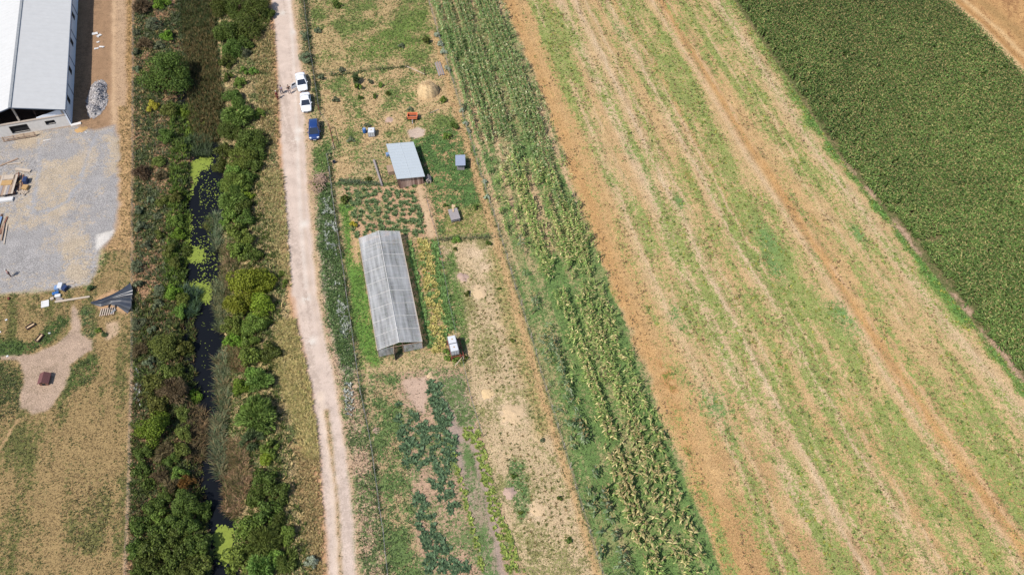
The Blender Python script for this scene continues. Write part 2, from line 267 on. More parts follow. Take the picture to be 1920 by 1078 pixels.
for c, off, wd, cc, k in ((.315, 0, .28, (228, 202, 166), .7), (.315, 1.9, .28, (228, 202, 166), .5), (.69, -.9, .3, (226, 186, 140), .8), (.69, .9, .3, (226, 186, 140), .9), (.14, 0, .25, (228, 200, 160), .6), (.14, 1.9, .25, (228, 200, 160), .5), (.455, 0, .25, (230, 204, 168), .6), (.455, 1.9, .25, (230, 204, 168), .6), (.535, 0, .22, (228, 200, 160), .4), (.80, 0, .25, (228, 200, 160), .5), (.80, 1.9, .25, (228, 200, 160), .5), (.93, 0, .25, (228, 200, 160), .6)):
    m = np.exp(-(((u-c)*wid-off+(fbm(X*.3, Y*.25, 1, 97, 3)-.5)*1.1)/wd)**2)*k*field*sstep(.32, .55, fbm(X, Y*.3, 2.5, int(c*50), 3)); paint(m, S(*cc), None, .16)
    m2 = np.exp(-(((u-c)*wid-off-.65+(fbm(X*.3, Y*.25, 1, 97, 3)-.5)*1.1)/.3)**2)*k*field*sstep(.42, .6, fbm(X, Y*.5, 2.0, int(c*50)+3, 3)); paint(.6*m2, S(172, 138, 100), S(120, 126, 72), .5)
drill = .5+.5*np.sin((u*wid)*2*pi/1.35+3*fbm(X*.2, Y*.1, 1, 98)); paint(.22*drill*field*fbm(X, Y, 5, 99), S(186, 148, 104), None, None)
ev = field*sstep(.955, .99, u+(n_mid-.5)*.05)*(1-.6*sstep(105, 125, Y)); paint(ev, S(190, 176, 120), S(116, 158, 66), np.clip(.85+.8*(n_mid-.5), 0, 1), .28, .95, .24)
paint(sstep(.998, 1.004, u), S(150, 134, 96), S(110, 116, 62), .55+.5*(n_mid-.5), .3, .6, .15)
eg = np.exp(-((X-xd-.5-(n_mid-.5)*1.5)/.55)**2)*sstep(104, 92, Y); far = sstep(-.6, .3, X-xp+(n_sm-.5)*1.5)
paint(eg*.9*sstep(.42, .62, fbm(X, Y, 2.2, 41, 3)), S(212, 176, 150), S(176, 140, 112), .3, .3, .1)
paint(far, S(214, 166, 108), S(186, 134, 82), np.clip(.4+1.6*(fbm(X-.3*(140-Y)*-1, Y*.2, 1.5, 73, 4)-.5), 0, 1), .24, .35, .12)
for off, wd, cc in ((1.2, .9, (234, 198, 146)), (2.6, .5, (196, 148, 92)), (4.0, .6, (230, 190, 136)), (7, 1.4, (190, 150, 96))):
    paint(np.exp(-((X-xp-off-(n_mid-.5))/wd)**2)*far, S(*cc), None, .2)

B = B*np.array([.93, .98, 1.03])
def desat(c, k, g=1.0):
    l = (c @ np.array([.25, .6, .15]))[:, None]; return (c*(1-k)+l*k)*g
B = desat(B, .09, 1.06); A = desat(A, .05, 1.0)

# ------------------------------------------------------------------ materials
def node_mat(name):
    m = bpy.data.materials.new(name); m.use_nodes = True; n = m.node_tree
    b = n.nodes["Principled BSDF"]; b.inputs["Roughness"].default_value = .9
    return m, n, b
def nd(n, t, **kw):
    x = n.nodes.new(t)
    for k, v in kw.items(): setattr(x, k, v)
    return x
def math_n(n, op, a, b=None, c=None, clamp=False):
    x = nd(n, "ShaderNodeMath", operation=op, use_clamp=clamp)
    for i, v in enumerate((a, b, c)):
        if v is None: continue
        if isinstance(v, (int, float)): x.inputs[i].default_value = v
        else: n.links.new(v, x.inputs[i])
    return x.outputs[0]
def noise_n(n, scale, detail=4, rough=.6, vec=None, dist=0):
    x = nd(n, "ShaderNodeTexNoise"); x.inputs["Scale"].default_value = scale; x.inputs["Detail"].default_value = detail
    x.inputs["Roughness"].default_value = rough; x.inputs["Distortion"].default_value = dist
    if vec is not None: n.links.new(vec, x.inputs["Vector"])
    return x.outputs["Fac"]
def ground_material():
    m, n, b = node_mat("ground_soil_and_weeds")
    pos = nd(n, "ShaderNodeNewGeometry").outputs["Position"]
    at = {k: nd(n, "ShaderNodeAttribute", attribute_name=k) for k in ("col_a", "col_b", "cover")}
    sep = nd(n, "ShaderNodeSeparateColor"); n.links.new(at["cover"].outputs["Color"], sep.inputs[0])
    f = math_n(n, 'MULTIPLY_ADD', noise_n(n, 1.7, 5, .6, pos, .3), .5, math_n(n, 'MULTIPLY', noise_n(n, 4.6, 4, .7, pos), .5)); g = noise_n(n, 7.0, 5, .72, pos); h = noise_n(n, .55, 3, .5, pos)
    cv = math_n(n, 'MULTIPLY_ADD', math_n(n, 'SUBTRACT', sep.outputs[0], .5), .34, f)
    fac = nd(n, "ShaderNodeMapRange", interpolation_type='SMOOTHSTEP'); n.links.new(cv, fac.inputs[0]); fac.inputs[1].default_value = .445; fac.inputs[2].default_value = .555
    mx = nd(n, "ShaderNodeMix", data_type='RGBA'); n.links.new(fac.outputs[0], mx.inputs[0]); n.links.new(at["col_a"].outputs[0], mx.inputs[6]); n.links.new(at["col_b"].outputs[0], mx.inputs[7])
    gs = math_n(n, 'MULTIPLY', math_n(n, 'SUBTRACT', g, .5), math_n(n, 'MULTIPLY', sep.outputs[1], 8.5))
    hs = math_n(n, 'MULTIPLY', math_n(n, 'SUBTRACT', h, .5), .5)
    v = math_n(n, 'MAXIMUM', math_n(n, 'ADD', math_n(n, 'ADD', gs, hs), 1.0), .25)
    vm = nd(n, "ShaderNodeVectorMath", operation='SCALE'); n.links.new(mx.outputs[2], vm.inputs[0]); n.links.new(v, vm.inputs["Scale"])
    n.links.new(vm.outputs[0], b.inputs["Base Color"])
    bp = nd(n, "ShaderNodeBump"); bp.inputs["Strength"].default_value = .55; bp.inputs["Distance"].default_value = .12
    n.links.new(math_n(n, 'MULTIPLY', math_n(n, 'ADD', g, f), math_n(n, 'MULTIPLY', sep.outputs[1], 3.2)), bp.inputs["Height"]); n.links.new(bp.outputs[0], b.inputs["Normal"])
    b.inputs["Roughness"].default_value = 1; b.inputs["Specular IOR Level"].default_value = .1
    return m
GROUND = ground_material()
def leaf_material(name, attr=True, col=(.06, .1, .03), var=.5, trans=.25):
    m, n, b = node_mat(name); geo = nd(n, "ShaderNodeNewGeometry"); r = geo.outputs["Random Per Island"]
    oi = nd(n, "ShaderNodeObjectInfo").outputs["Random"]
    s = math_n(n, 'ADD', math_n(n, 'MULTIPLY', r, 2*var), 1-var)
    if not attr: s = math_n(n, 'MULTIPLY', s, math_n(n, 'MULTIPLY_ADD', oi, .5, .75))
    vm = nd(n, "ShaderNodeVectorMath", operation='SCALE'); n.links.new(s, vm.inputs["Scale"])
    if attr: n.links.new(nd(n, "ShaderNodeAttribute", attribute_name="leaf_col").outputs[0], vm.inputs[0]); src = vm.outputs[0]
    else:
        hs = nd(n, "ShaderNodeHueSaturation"); hs.inputs["Color"].default_value = (*col, 1)
        n.links.new(math_n(n, 'MULTIPLY_ADD', oi, .05, .475), hs.inputs["Hue"])
        n.links.new(hs.outputs[0], vm.inputs[0]); src = vm.outputs[0]
    n.links.new(src, b.inputs["Base Color"]); b.inputs["Roughness"].default_value = .65; b.inputs["Specular IOR Level"].default_value = .25
    tr = nd(n, "ShaderNodeBsdfTranslucent"); n.links.new(src, tr.inputs[0]); mx = nd(n, "ShaderNodeMixShader"); mx.inputs[0].default_value = trans
    n.links.new(b.outputs[0], mx.inputs[1]); n.links.new(tr.outputs[0], mx.inputs[2]); n.links.new(mx.outputs[0], n.nodes["Material Output"].inputs[0])
    return m
LEAFCOL = leaf_material("plant_leaves", True, var=.42, trans=.2)
def plain(name, col, rough=.7, metal=0.0, var=.25, scale=4, spec=.3, streak=None, bump=0):
    m, n, b = node_mat(name); tc = nd(n, "ShaderNodeTexCoord").outputs["Object"]
    if streak:
        mp = nd(n, "ShaderNodeMapping"); mp.inputs["Scale"].default_value = streak; n.links.new(tc, mp.inputs[0]); tc = mp.outputs[0]
    f = noise_n(n, scale, 5, .65, tc)
    s = math_n(n, 'MULTIPLY_ADD', math_n(n, 'SUBTRACT', f, .5), var*4, 1)
    vm = nd(n, "ShaderNodeVectorMath", operation='SCALE'); vm.inputs[0].default_value = tuple(col); n.links.new(math_n(n, 'MAXIMUM', s, .2), vm.inputs["Scale"])
    n.links.new(vm.outputs[0], b.inputs["Base Color"]); b.inputs["Roughness"].default_value = rough; b.inputs["Metallic"].default_value = metal; b.inputs["Specular IOR Level"].default_value = spec
    if bump:
        bp = nd(n, "ShaderNodeBump"); bp.inputs["Strength"].default_value = bump; bp.inputs["Distance"].default_value = .05; n.links.new(f, bp.inputs["Height"]); n.links.new(bp.outputs[0], b.inputs["Normal"])
    return m

# ------------------------------------------------------------------ mesh helpers
def np_mesh(name, V, quads=None, tris=None, col=None, attrs=None, smooth=False):
    me = bpy.data.meshes.new(name); V = np.asarray(V, np.float32); me.vertices.add(len(V)); me.vertices.foreach_set("co", V.ravel())
    idx = []; st = []; o = 0
    for q, k in ((quads, 4), (tris, 3)):
        if q is None or len(q) == 0: continue
        q = np.asarray(q, np.int32); idx.append(q.ravel()); st.append(o+np.arange(len(q))*k); o += q.size
    idx = np.concatenate(idx); st = np.concatenate(st)
    me.loops.add(len(idx)); me.loops.foreach_set("vertex_index", idx.astype(np.int32)); me.polygons.add(len(st)); me.polygons.foreach_set("loop_start", st.astype(np.int32))
    def colattr(nm, c):
        a = me.attributes.new(nm, 'FLOAT_COLOR', 'POINT'); c4 = np.ones((len(V), 4), np.float32); c4[:, :c.shape[1]] = c; a.data.foreach_set("color", c4.ravel())
    if col is not None: colattr("leaf_col", col)
    for k, c in (attrs or {}).items(): colattr(k, c)
    me.update(calc_edges=True)
    if smooth: me.polygons.foreach_set("use_smooth", np.ones(len(st), bool))
    return me
def link(name, me, mat=None, parent=None, loc=None, rz=0):
    o = bpy.data.objects.new(name, me); COL.objects.link(o)
    if mat is not None and me is not None and len(me.materials) == 0: me.materials.append(mat)
    if parent: o.parent = parent
    if loc is not None: o.location = loc
    if rz: o.rotation_euler.z = rz
    return o
def tag(o, label=None, cat=None, group=None, kind=None):
    if label: o["label"] = label
    if cat: o["category"] = cat
    if group: o["group"] = group
    if kind: o["kind"] = kind
    return o
def thing(name, label, cat, loc, rz=0, group=None):
    o = bpy.data.objects.new(name, None); COL.objects.link(o); o.location = loc; o.rotation_euler.z = rz; o.empty_display_size = .3
    return tag(o, label, cat, group)
class MB:
    def __init__(s): s.v = []; s.f = []
    def add(s, vs, fs): k = len(s.v); s.v += [tuple(v) for v in vs]; s.f += [tuple(i+k for i in f) for f in fs]; return s
    def box(s, c, d, rz=0, rx=0, ry=0):
        R = Matrix.Rotation(rz, 3, 'Z') @ Matrix.Rotation(ry, 3, 'Y') @ Matrix.Rotation(rx, 3, 'X')
        vs = [Vector(c)+R @ Vector((x*d[0]/2, y*d[1]/2, z*d[2]/2)) for z in (-1, 1) for x, y in ((-1, -1), (1, -1), (1, 1), (-1, 1))]
        return s.add(vs, [(3, 2, 1, 0), (4, 5, 6, 7), (0, 1, 5, 4), (1, 2, 6, 5), (2, 3, 7, 6), (3, 0, 4, 7)])
    def bar(s, a, b, w_, h_):
        a, b = Vector(a), Vector(b); d = (b-a).normalized(); up = Vector((0, 0, 1)) if abs(d.z) < .95 else Vector((1, 0, 0))
        x = d.cross(up).normalized(); y = x.cross(d)
        vs = [p+x*i*w_/2+y*j*h_/2 for p in (a, b) for i, j in ((-1, -1), (1, -1), (1, 1), (-1, 1))]
        return s.add(vs, [(0, 1, 2, 3), (7, 6, 5, 4), (1, 0, 4, 5), (2, 1, 5, 6), (3, 2, 6, 7), (0, 3, 7, 4)])
    def cyl(s, a, b, r0, r1=None, n=10, cap=True):
        r1 = r0 if r1 is None else r1; a, b = Vector(a), Vector(b); d = (b-a).normalized(); up = Vector((0, 0, 1)) if abs(d.z) < .95 else Vector((1, 0, 0))
        x = d.cross(up).normalized(); y = d.cross(x)
        vs = [p+(x*cos(2*pi*i/n)+y*sin(2*pi*i/n))*r for p, r in ((a, r0), (b, r1)) for i in range(n)]
        fs = [(i, (i+1) % n, n+(i+1) % n, n+i) for i in range(n)]
        if cap: fs += [tuple(range(n-1, -1, -1)), tuple(range(n, 2*n))]
        return s.add(vs, fs)
    def tube(s, pts, r, n=6):
        for a, b in zip(pts[:-1], pts[1:]): s.cyl(a, b, r, r, n)
        return s
    def prism(s, poly, z0, z1):
        n = len(poly); z0 = z0 if hasattr(z0, '__len__') else [z0]*n; z1 = z1 if hasattr(z1, '__len__') else [z1]*n
        vs = [(p[0], p[1], z) for p, z in zip(poly, z0)]+[(p[0], p[1], z) for p, z in zip(poly, z1)]
        return s.add(vs, [tuple(range(n-1, -1, -1)), tuple(range(n, 2*n))]+[(i, (i+1) % n, n+(i+1) % n, n+i) for i in range(n)])
    def loft(s, rings, cap=True):
        n = len(rings[0]); vs = [p for r in rings for p in r]; fs = []
        for k in range(len(rings)-1):
            for i in range(n): fs.append((k*n+i, k*n+(i+1) % n, (k+1)*n+(i+1) % n, (k+1)*n+i))
        if cap: fs += [tuple(range(n-1, -1, -1)), tuple(range((len(rings)-1)*n, len(rings)*n))]
        return s.add(vs, fs)
    def mesh(s, name, smooth=False, bevel=0):
        me = bpy.data.meshes.new(name); me.from_pydata(s.v, [], s.f)
        bm = bmesh.new(); bm.from_mesh(me); bmesh.ops.recalc_face_normals(bm, faces=bm.faces)
        if bevel: bmesh.ops.bevel(bm, geom=[e for e in bm.edges if e.is_manifold and e.calc_face_angle(0) > .5], offset=bevel, segments=2, affect='EDGES', profile=.6)
        bm.to_mesh(me); bm.free()
        if smooth: me.polygons.foreach_set("use_smooth", np.ones(len(me.polygons), bool))
        me.update(); return me
    def build(s, name, mat, parent=None, smooth=False, bevel=0, loc=None, rz=0): return link(name, s.mesh(name, smooth, bevel), mat, parent, loc, rz)
def zg(x, y):
    i = min(max((y-Y0)/STEP, 0), NY-1.001); j = min(max((x-X0)/STEP, 0), NX-1.001); a, b = int(i), int(j); fi, fj = i-a, j-b; z = Z2
    return float((z[a, b]*(1-fj)+z[a, b+1]*fj)*(1-fi)+(z[a+1, b]*(1-fj)+z[a+1, b+1]*fj)*fi)
# flatten the building sites, fade at the grid rim
edge = np.minimum(np.minimum(X-X0, X1-X), np.minimum(Y-Y0, Y1-Y)); Z = Z*sstep(0, 3, edge)
for px in ([(-140, -60), (150, -60), (140, 240), (-140, 262)], [(666, 440), (760, 430), (800, 660), (705, 680)], [(722, 268), (778, 266), (798, 348), (746, 352)]):
    Z = Z*(1-poly_mask(px, .8, 0))
Z = Z*(1-.7*m_road)
Z2 = Z.reshape(NY, NX)
def at(px, py, z=0.0):
    g = G(px, py, z); g = G(px, py, z+zg(g.x, g.y)); return Vector((g.x, g.y, zg(g.x, g.y)))
def samp(arr, x, y):
    i = np.clip(np.round((y-Y0)/STEP).astype(int), 0, NY-1); j = np.clip(np.round((x-X0)/STEP).astype(int), 0, NX-1)
    return arr[i*NX+j]

# ------------------------------------------------------------------ setting: one grid cut into ground, road, yard, pasture, fields
def cls_of():
    c = np.zeros(N, int); c[lb > .5] = 0
    c[poly_mask([(-140, 562), (60, 552), (165, 536), (205, 470), (252, 470), (252, 700), (240, 1120), (-140, 1120)], .5, .6, 1.5, 5) > .5] = 4
    c[(X < -60) & (Y > 100) & (GR < .3) & (lb < .5) & (DEN < .3)] = 3
    c[m_gravel > .5] = 2
    c[strip > .5] = 6; c[field > .5] = 5; c[(u > 1) & (far < .5)] = 7; c[far > .5] = 8; c[m_road > .5] = 1
    return c
CLS = cls_of().reshape(NY, NX)[:-1, :-1]
ii = np.arange(N).reshape(NY, NX)
quad_all = np.stack([ii[:-1, :-1], ii[:-1, 1:], ii[1:, 1:], ii[1:, :-1]], -1)
for k, nm in enumerate(("ground", "dirt_road", "gravel_yard", "dirt_lane", "pasture", "dry_field", "corn_strip_soil", "corn_field_soil", "bare_land")):
    q = quad_all[CLS == k]
    if not len(q): continue
    un, inv = np.unique(q.ravel(), return_inverse=True)
    me = np_mesh(nm, np.stack([X[un], Y[un], Z[un]], -1), inv.reshape(-1, 4), attrs=dict(col_a=A[un], col_b=B[un], cover=np.stack([M[un], GR[un], GR[un]*0], -1)), smooth=True)
    tag(link(nm, me, GROUND), kind="structure")
R = 3000
ov = np.array([(X0, Y0, 0), (X1, Y0, 0), (X1, Y1, 0), (X0, Y1, 0), (-R, -R, 0), (R, -R, 0), (R, R, 0), (-R, R, 0)], float)
one = np.ones((8, 1))
tag(link("open_country", np_mesh("open_country", ov, [(0, 4, 5, 1), (1, 5, 6, 2), (2, 6, 7, 3), (3, 7, 4, 0)], attrs=dict(col_a=one*S(200, 172, 124), col_b=one*S(120, 138, 72), cover=np.tile([.45, .3, 0], (8, 1)))), GROUND), kind="structure")
# water
wm, n_, b_ = node_mat("canal_water"); b_.inputs["Base Color"].default_value = (.006, .007, .009, 1); b_.inputs["Roughness"].default_value = .05; b_.inputs["Specular IOR Level"].default_value = .1
bp_ = nd(n_, "ShaderNodeBump"); bp_.inputs["Strength"].default_value = .15; bp_.inputs["Distance"].default_value = .02
n_.links.new(noise_n(n_, 2.5, 3, .5, nd(n_, "ShaderNodeNewGeometry").outputs["Position"]), bp_.inputs["Height"]); n_.links.new(bp_.outputs[0], b_.inputs["Normal"])
wv = []; wf = []
for i in range(len(can)):
    t = can[min(i+1, len(can)-1)]-can[max(i-1, 0)]; t = t/np.hypot(*t); nn = np.array([t[1], -t[0]])
    for s_ in (-4.2, 4.2): wv.append((can[i, 0]+nn[0]*s_, can[i, 1]+nn[1]*s_, WATER))
wf = [(2*i, 2*i+1, 2*i+3, 2*i+2) for i in range(len(can)-1)]
tag(link("canal_water", np_mesh("canal_water", wv, wf), wm), kind="structure")
# ------------------------------------------------------------------ plants
def blades(P, k, L, W, col, lean=(.2, .9), droop=.5, cvar=.15, zoff=0.0):
    """k bent blades round every point of P; L, W per point or scalar; col per point"""
    n = len(P); L = np.broadcast_to(np.asarray(L, float), (n,)); W = np.broadcast_to(np.asarray(W, float), (n,))
    Pk = np.repeat(P, k, 0); Lk = np.repeat(L, k)*rng.uniform(.65, 1.25, n*k); Wk = np.repeat(W, k)*rng.uniform(.7, 1.3, n*k)
    az = rng.uniform(0, 2*pi, n*k); ln = rng.uniform(lean[0], lean[1], n*k)
    d = np.stack([np.cos(az), np.sin(az), np.zeros(n*k)], -1); s = np.stack([-np.sin(az), np.cos(az), np.zeros(n*k)], -1)
    mid = Pk+d*(Lk*.5*np.sin(ln))[:, None]; mid[:, 2] += Lk*.5*np.cos(ln)
    l2 = np.minimum(ln+droop, 2.2); tip = mid+d*(Lk*.5*np.sin(l2))[:, None]; tip[:, 2] += Lk*.5*np.cos(l2)
    h = (Wk*.5)[:, None]
    V = np.stack([Pk-s*h*.6, Pk+s*h*.6, mid+s*h, mid-s*h, tip], 1).reshape(-1, 3); V[:, 2] += zoff
    b = np.arange(n*k)*5
    q = np.stack([b, b+1, b+2, b+3], -1); t = np.stack([b+3, b+2, b+4], -1)
    C = np.repeat(col, k, 0)*(1+rng.uniform(-cvar, cvar, (n*k, 1))); C = np.repeat(C, 5, 0)
    return V, q, t, C
def join(parts):
    V, Q, T, C = [], [], [], []; o = 0
    for v, q, t, c in parts:
        V.append(v); C.append(c); Q.append(q+o); T.append(t+o); o += len(v)
    return np.concatenate(V), np.concatenate(Q), np.concatenate(T), np.concatenate(C)
def plant_obj(name, parts, mat=None):
    V, Q, T, C = join(parts); return link(name, np_mesh(name, V, Q, T, C), mat or LEAFCOL)
def inpoly(px, n, seed=0):
    g = Garr([p[0] for p in px], [p[1] for p in px]); r = np.random.default_rng(seed); pts = [tuple(q) for q in g]; out = np.zeros((0, 2))
    while len(out) < n:
        c = np.stack([r.uniform(g[:, 0].min(), g[:, 0].max(), 4*n), r.uniform(g[:, 1].min(), g[:, 1].max(), 4*n)], -1)
        out = np.concatenate([out, c[inside(pts, c[:, 0], c[:, 1])]])
    return out[:n]
def withz(p, dz=0): return np.concatenate([p, samp(Z, p[:, 0], p[:, 1])[:, None]+dz], -1)

def rows(xa, xb, ylo, yhi, rowgap, gap, seed):
    """plants in rows parallel to the parcel; xa/xb are functions y -> x of the two long sides"""
    r = np.random.default_rng(seed); out = []
    ym = .5*(ylo+yhi); wd = float(xb(np.array(ym))-xa(np.array(ym))); nr = int(wd/rowgap)
    for i in range(nr):
        y = np.arange(ylo, yhi, gap)+r.uniform(-.1, .1); y = y+r.normal(0, gap*.25, len(y)); t = (i+.5)/nr
        x = xa(y)*(1-t)+xb(y)*t+r.normal(0, .07, len(y)); out.append(np.stack([x, y, np.full(len(y), t)], -1))
    return np.concatenate(out)
# grass and weeds all over the picked-out ground (nobody could count it)
cand = np.stack([rng.uniform(X0+2, X1-2, 900000), rng.uniform(26, 150, 900000)], -1)
cx, cy = P_(cand[:, 0], cand[:, 1]); vis = (cx > -60) & (cx < 1980) & (cy > -50) & (cy < 1110); cand = cand[vis]
cand = cand[rng.random(len(cand)) < samp(DEN, cand[:, 0], cand[:, 1])*.62]
mc = samp(M, cand[:, 0], cand[:, 1]); nz = fbm(cand[:, 0], cand[:, 1], .8, 55, 3)
isb = (nz-.5)*1.4+(rng.random(len(cand))-.5)*.8 < (mc-.5)
ca, cb = samp(A, cand[:, 0], cand[:, 1]), samp(B, cand[:, 0], cand[:, 1])
gc = np.where(isb[:, None], cb*.92, ca*.95); hh = samp(HGT, cand[:, 0], cand[:, 1])*np.where(isb, 1.1, .85)
tag(plant_obj("grass_cover", [blades(withz(cand, -.02), 3, hh*1.25, .05+hh*.22, gc, (.3, 1.15), .45, .40)]), "low grass and weeds covering fields, verges and garden plots", "grass", kind="stuff")

def stuff_tufts(name, label, cat, specs):
    ps = []
    for sp in specs:
        pts = inpoly(sp["px"], sp["n"], sp.get("seed", 1)); p = withz(pts)
        z0 = np.maximum(p[:, 2], WATER-.15); p[:, 2] = z0
        if "maxz" in sp: p = p[p[:, 2] < sp["maxz"]]
        cols = np.array([S(*c) for c in sp["cols"]]); c = cols[rng.integers(0, len(cols), len(p))]
        if "clump" in sp: kk = fbm(p[:, 0], p[:, 1], 1.1, 29, 3) > sp["clump"]; p, c = p[kk], c[kk]
        ps.append(blades(p, sp.get("k", 7), sp["L"], sp["W"], c, sp.get("lean", (.1, .8)), sp.get("droop", .5), .2))
    return tag(plant_obj(name, ps), label, cat, kind="stuff")
G1 = [(98, 116, 54), (120, 132, 62), (84, 100, 46)]; ST = [(228, 202, 142), (214, 184, 128), (190, 170, 112)]; GG = [(118, 126, 92), (104, 116, 80), (138, 142, 110)]
stuff_tufts("bank_weeds", "rank mixed weeds and dry stems covering both canal banks", "weeds", [
    dict(px=[(254, -20), (345, -20), (350, 300), (340, 640), (252, 640)], n=950, L=.7, W=.08, k=9, cols=G1+ST[1:]+GG, seed=1),
    dict(px=[(252, 560), (360, 560), (390, 1090), (240, 1090)], n=1300, L=.8, W=.09, k=9, cols=G1[:2]+[(120, 100, 66), (84, 96, 46)], seed=2),
    dict(px=[(318, 195), (365, 190), (372, 250), (350, 300), (352, 420), (345, 560), (310, 560), (318, 330)], n=900, L=.8, W=.1, k=9, cols=[(122, 146, 52), (104, 128, 48), (88, 112, 44)], seed=3),
    dict(px=[(420, 290), (500, 280), (530, 560), (520, 700), (590, 1080), (440, 1080), (410, 600)], n=1600, L=.75, W=.09, k=8, cols=G1+ST[:1], seed=4)])
stuff_tufts("dry_verge_grass", "pale dry grass on the verge between hedge and dirt road", "grass", [
    dict(px=[(470, 60), (515, 60), (524, 260), (500, 300), (480, 160)], n=800, L=.6, W=.06, k=9, cols=ST+[(150, 146, 84)], seed=5),
    dict(px=[(488, 320), (530, 320), (545, 540), (525, 520), (505, 440)], n=900, L=.65, W=.06, k=9, cols=ST[:2]+[(206, 198, 132), (168, 168, 100)], lean=(.3, 1.1), seed=6),
    dict(px=[(520, 600), (552, 600), (580, 720), (600, 860), (570, 860), (535, 740), (510, 690)], n=1300, L=.65, W=.06, k=9, cols=[(236, 214, 146), (222, 198, 130), (184, 178, 108)], lean=(.3, 1.1), seed=7),
    dict(px=[(555, 850), (598, 850), (612, 1080), (580, 1080), (560, 950)], n=600, L=.45, W=.06, k=8, cols=ST, seed=8)])
stuff_tufts("marsh_sedge", "brown green sedge filling the silted end of canal", "sedge", [
    dict(px=[(338, -40), (402, -40), (404, 80), (418, 190), (408, 260), (370, 270), (352, 220), (345, 90)], n=4300, L=1.0, W=.075, k=7, cols=[(132, 116, 70), (112, 108, 60), (84, 92, 48), (152, 128, 84), (70, 84, 42)], lean=(.05, .6), seed=9),
    dict(px=[(338, -40), (395, -40), (392, 50), (345, 60)], n=1200, L=1.1, W=.08, k=7, cols=[(66, 82, 36), (76, 92, 42), (90, 96, 50)], lean=(.05, .6), seed=10)])
stuff_tufts("water_reeds", "blue green reeds leaning over the dark canal water", "reeds", [
    dict(px=[(400, 400), (414, 400), (415, 460), (398, 470)], n=110, L=1.5, W=.07, k=10, cols=[(126, 144, 106), (104, 126, 88), (160, 160, 120)], lean=(.1, .7), seed=11),
    dict(px=[(398, 530), (418, 520), (424, 620), (404, 615)], n=190, L=1.4, W=.06, k=10, cols=[(136, 146, 104), (108, 124, 84), (168, 160, 112)], lean=(.1, .7), seed=12),
    dict(px=[(402, 665), (424, 660), (428, 760), (414, 800), (408, 740)], n=210, L=1.5, W=.06, k=10, cols=[(138, 150, 112), (112, 130, 86), (160, 160, 116), (180, 156, 112)], lean=(.1, .8), seed=13),
    dict(px=[(398, 780), (416, 780), (420, 880), (412, 900), (400, 860)], n=220, L=1.5, W=.06, k=10, cols=[(134, 146, 110), (110, 128, 88), (176, 160, 116)], lean=(.1, .8), seed=14),
    dict(px=[(412, 820), (460, 830), (468, 900), (448, 965), (420, 960)], n=900, L=1.1, W=.06, k=8, cols=[(206, 170, 132), (186, 148, 108), (140, 132, 82), (110, 116, 66)], seed=15),
    dict(px=[(418, 460), (450, 460), (440, 520), (424, 560), (412, 530)], n=380, L=1.0, W=.06, k=8, cols=[(196, 162, 124), (150, 140, 92), (110, 116, 66)], seed=16),
    dict(px=[(430, 650), (470, 655), (456, 700), (430, 690)], n=300, L=1.0, W=.06, k=8, cols=[(190, 150, 110), (140, 132, 82), (110, 116, 66)], seed=17),
    dict(px=[(352, 760), (385, 770), (378, 860), (350, 860)], n=220, L=1.3, W=.06, k=9, cols=[(126, 110, 74), (96, 84, 60), (150, 122, 86)], lean=(.3, 1.2), seed=18),
    dict(px=[(345, 540), (372, 540), (368, 590), (345, 590)], n=140, L=1.4, W=.07, k=9, cols=[(92, 118, 92), (84, 112, 64)], seed=19),
    dict(px=[(355, 252), (395, 252), (392, 290), (360, 290)], n=220, L=1.1, W=.06, k=8, cols=[(92, 108, 76), (104, 120, 80), (70, 88, 50)], seed=20),
    dict(px=[(382, 400), (400, 400), (400, 428), (380, 428)], n=40, L=.9, W=.07, k=8, cols=[(96, 120, 64), (138, 140, 74)], seed=21)])
stuff_tufts("flowering_weeds", "white flowering weeds crowding the outside of garden fence", "weeds", [
    dict(px=[(600, 350), (618, 345), (632, 450), (650, 560), (664, 680), (640, 690), (618, 590), (602, 470)], n=900, L=.4, W=.09, k=8, cols=[(108, 136, 74), (128, 152, 92), (92, 120, 66)], seed=22),
    dict(px=[(604, 375), (624, 370), (632, 430), (634, 480), (612, 480)], n=420, L=.5, W=.1, k=5, clump=.5, cols=[(232, 234, 224), (214, 220, 204), (130, 152, 96)], lean=(.1, .5), seed=23),
    dict(px=[(628, 530), (645, 530), (658, 620), (644, 650), (632, 590)], n=420, L=.5, W=.1, k=5, clump=.5, cols=[(232, 234, 224), (208, 216, 198), (130, 152, 96)], lean=(.1, .5), seed=24),
    dict(px=[(644, 720), (660, 720), (664, 780), (650, 780)], n=60, L=.45, W=.1, k=6, cols=[(226, 228, 216)], lean=(.1, .5), seed=25),
    dict(px=[(251, 690), (261, 690), (263, 765), (253, 765)], n=60, L=.5, W=.11, k=6, cols=[(236, 236, 228), (120, 140, 80)], lean=(.1, .5), seed=26)])
dots = rows(lambda y: xF(y)-9.0+.02*y, lambda y: xF(y)-1.6, 36, 80, .8, .85, 15)[:, :2]; dots = dots[(fbm(dots[:, 0], dots[:, 1], 3, 21, 3) > .42) & inside([tuple(q) for q in Garr([840, 925, 1105, 1000, 905], [470, 470, 1075, 1075, 800])], dots[:, 0], dots[:, 1])]+rng.normal(0, .1, (1, 2))
tag(plant_obj("plot_tufts", [blades(withz(dots), 9, .26, .09, np.array([S(132, 126, 70), S(112, 118, 62), S(150, 128, 84)])[rng.integers(0, 3, len(dots))], (.4, 1.3), .3, .3)]), "small dark olive tufts dotted in rows over the pale east plot", "tufts", kind="stuff")
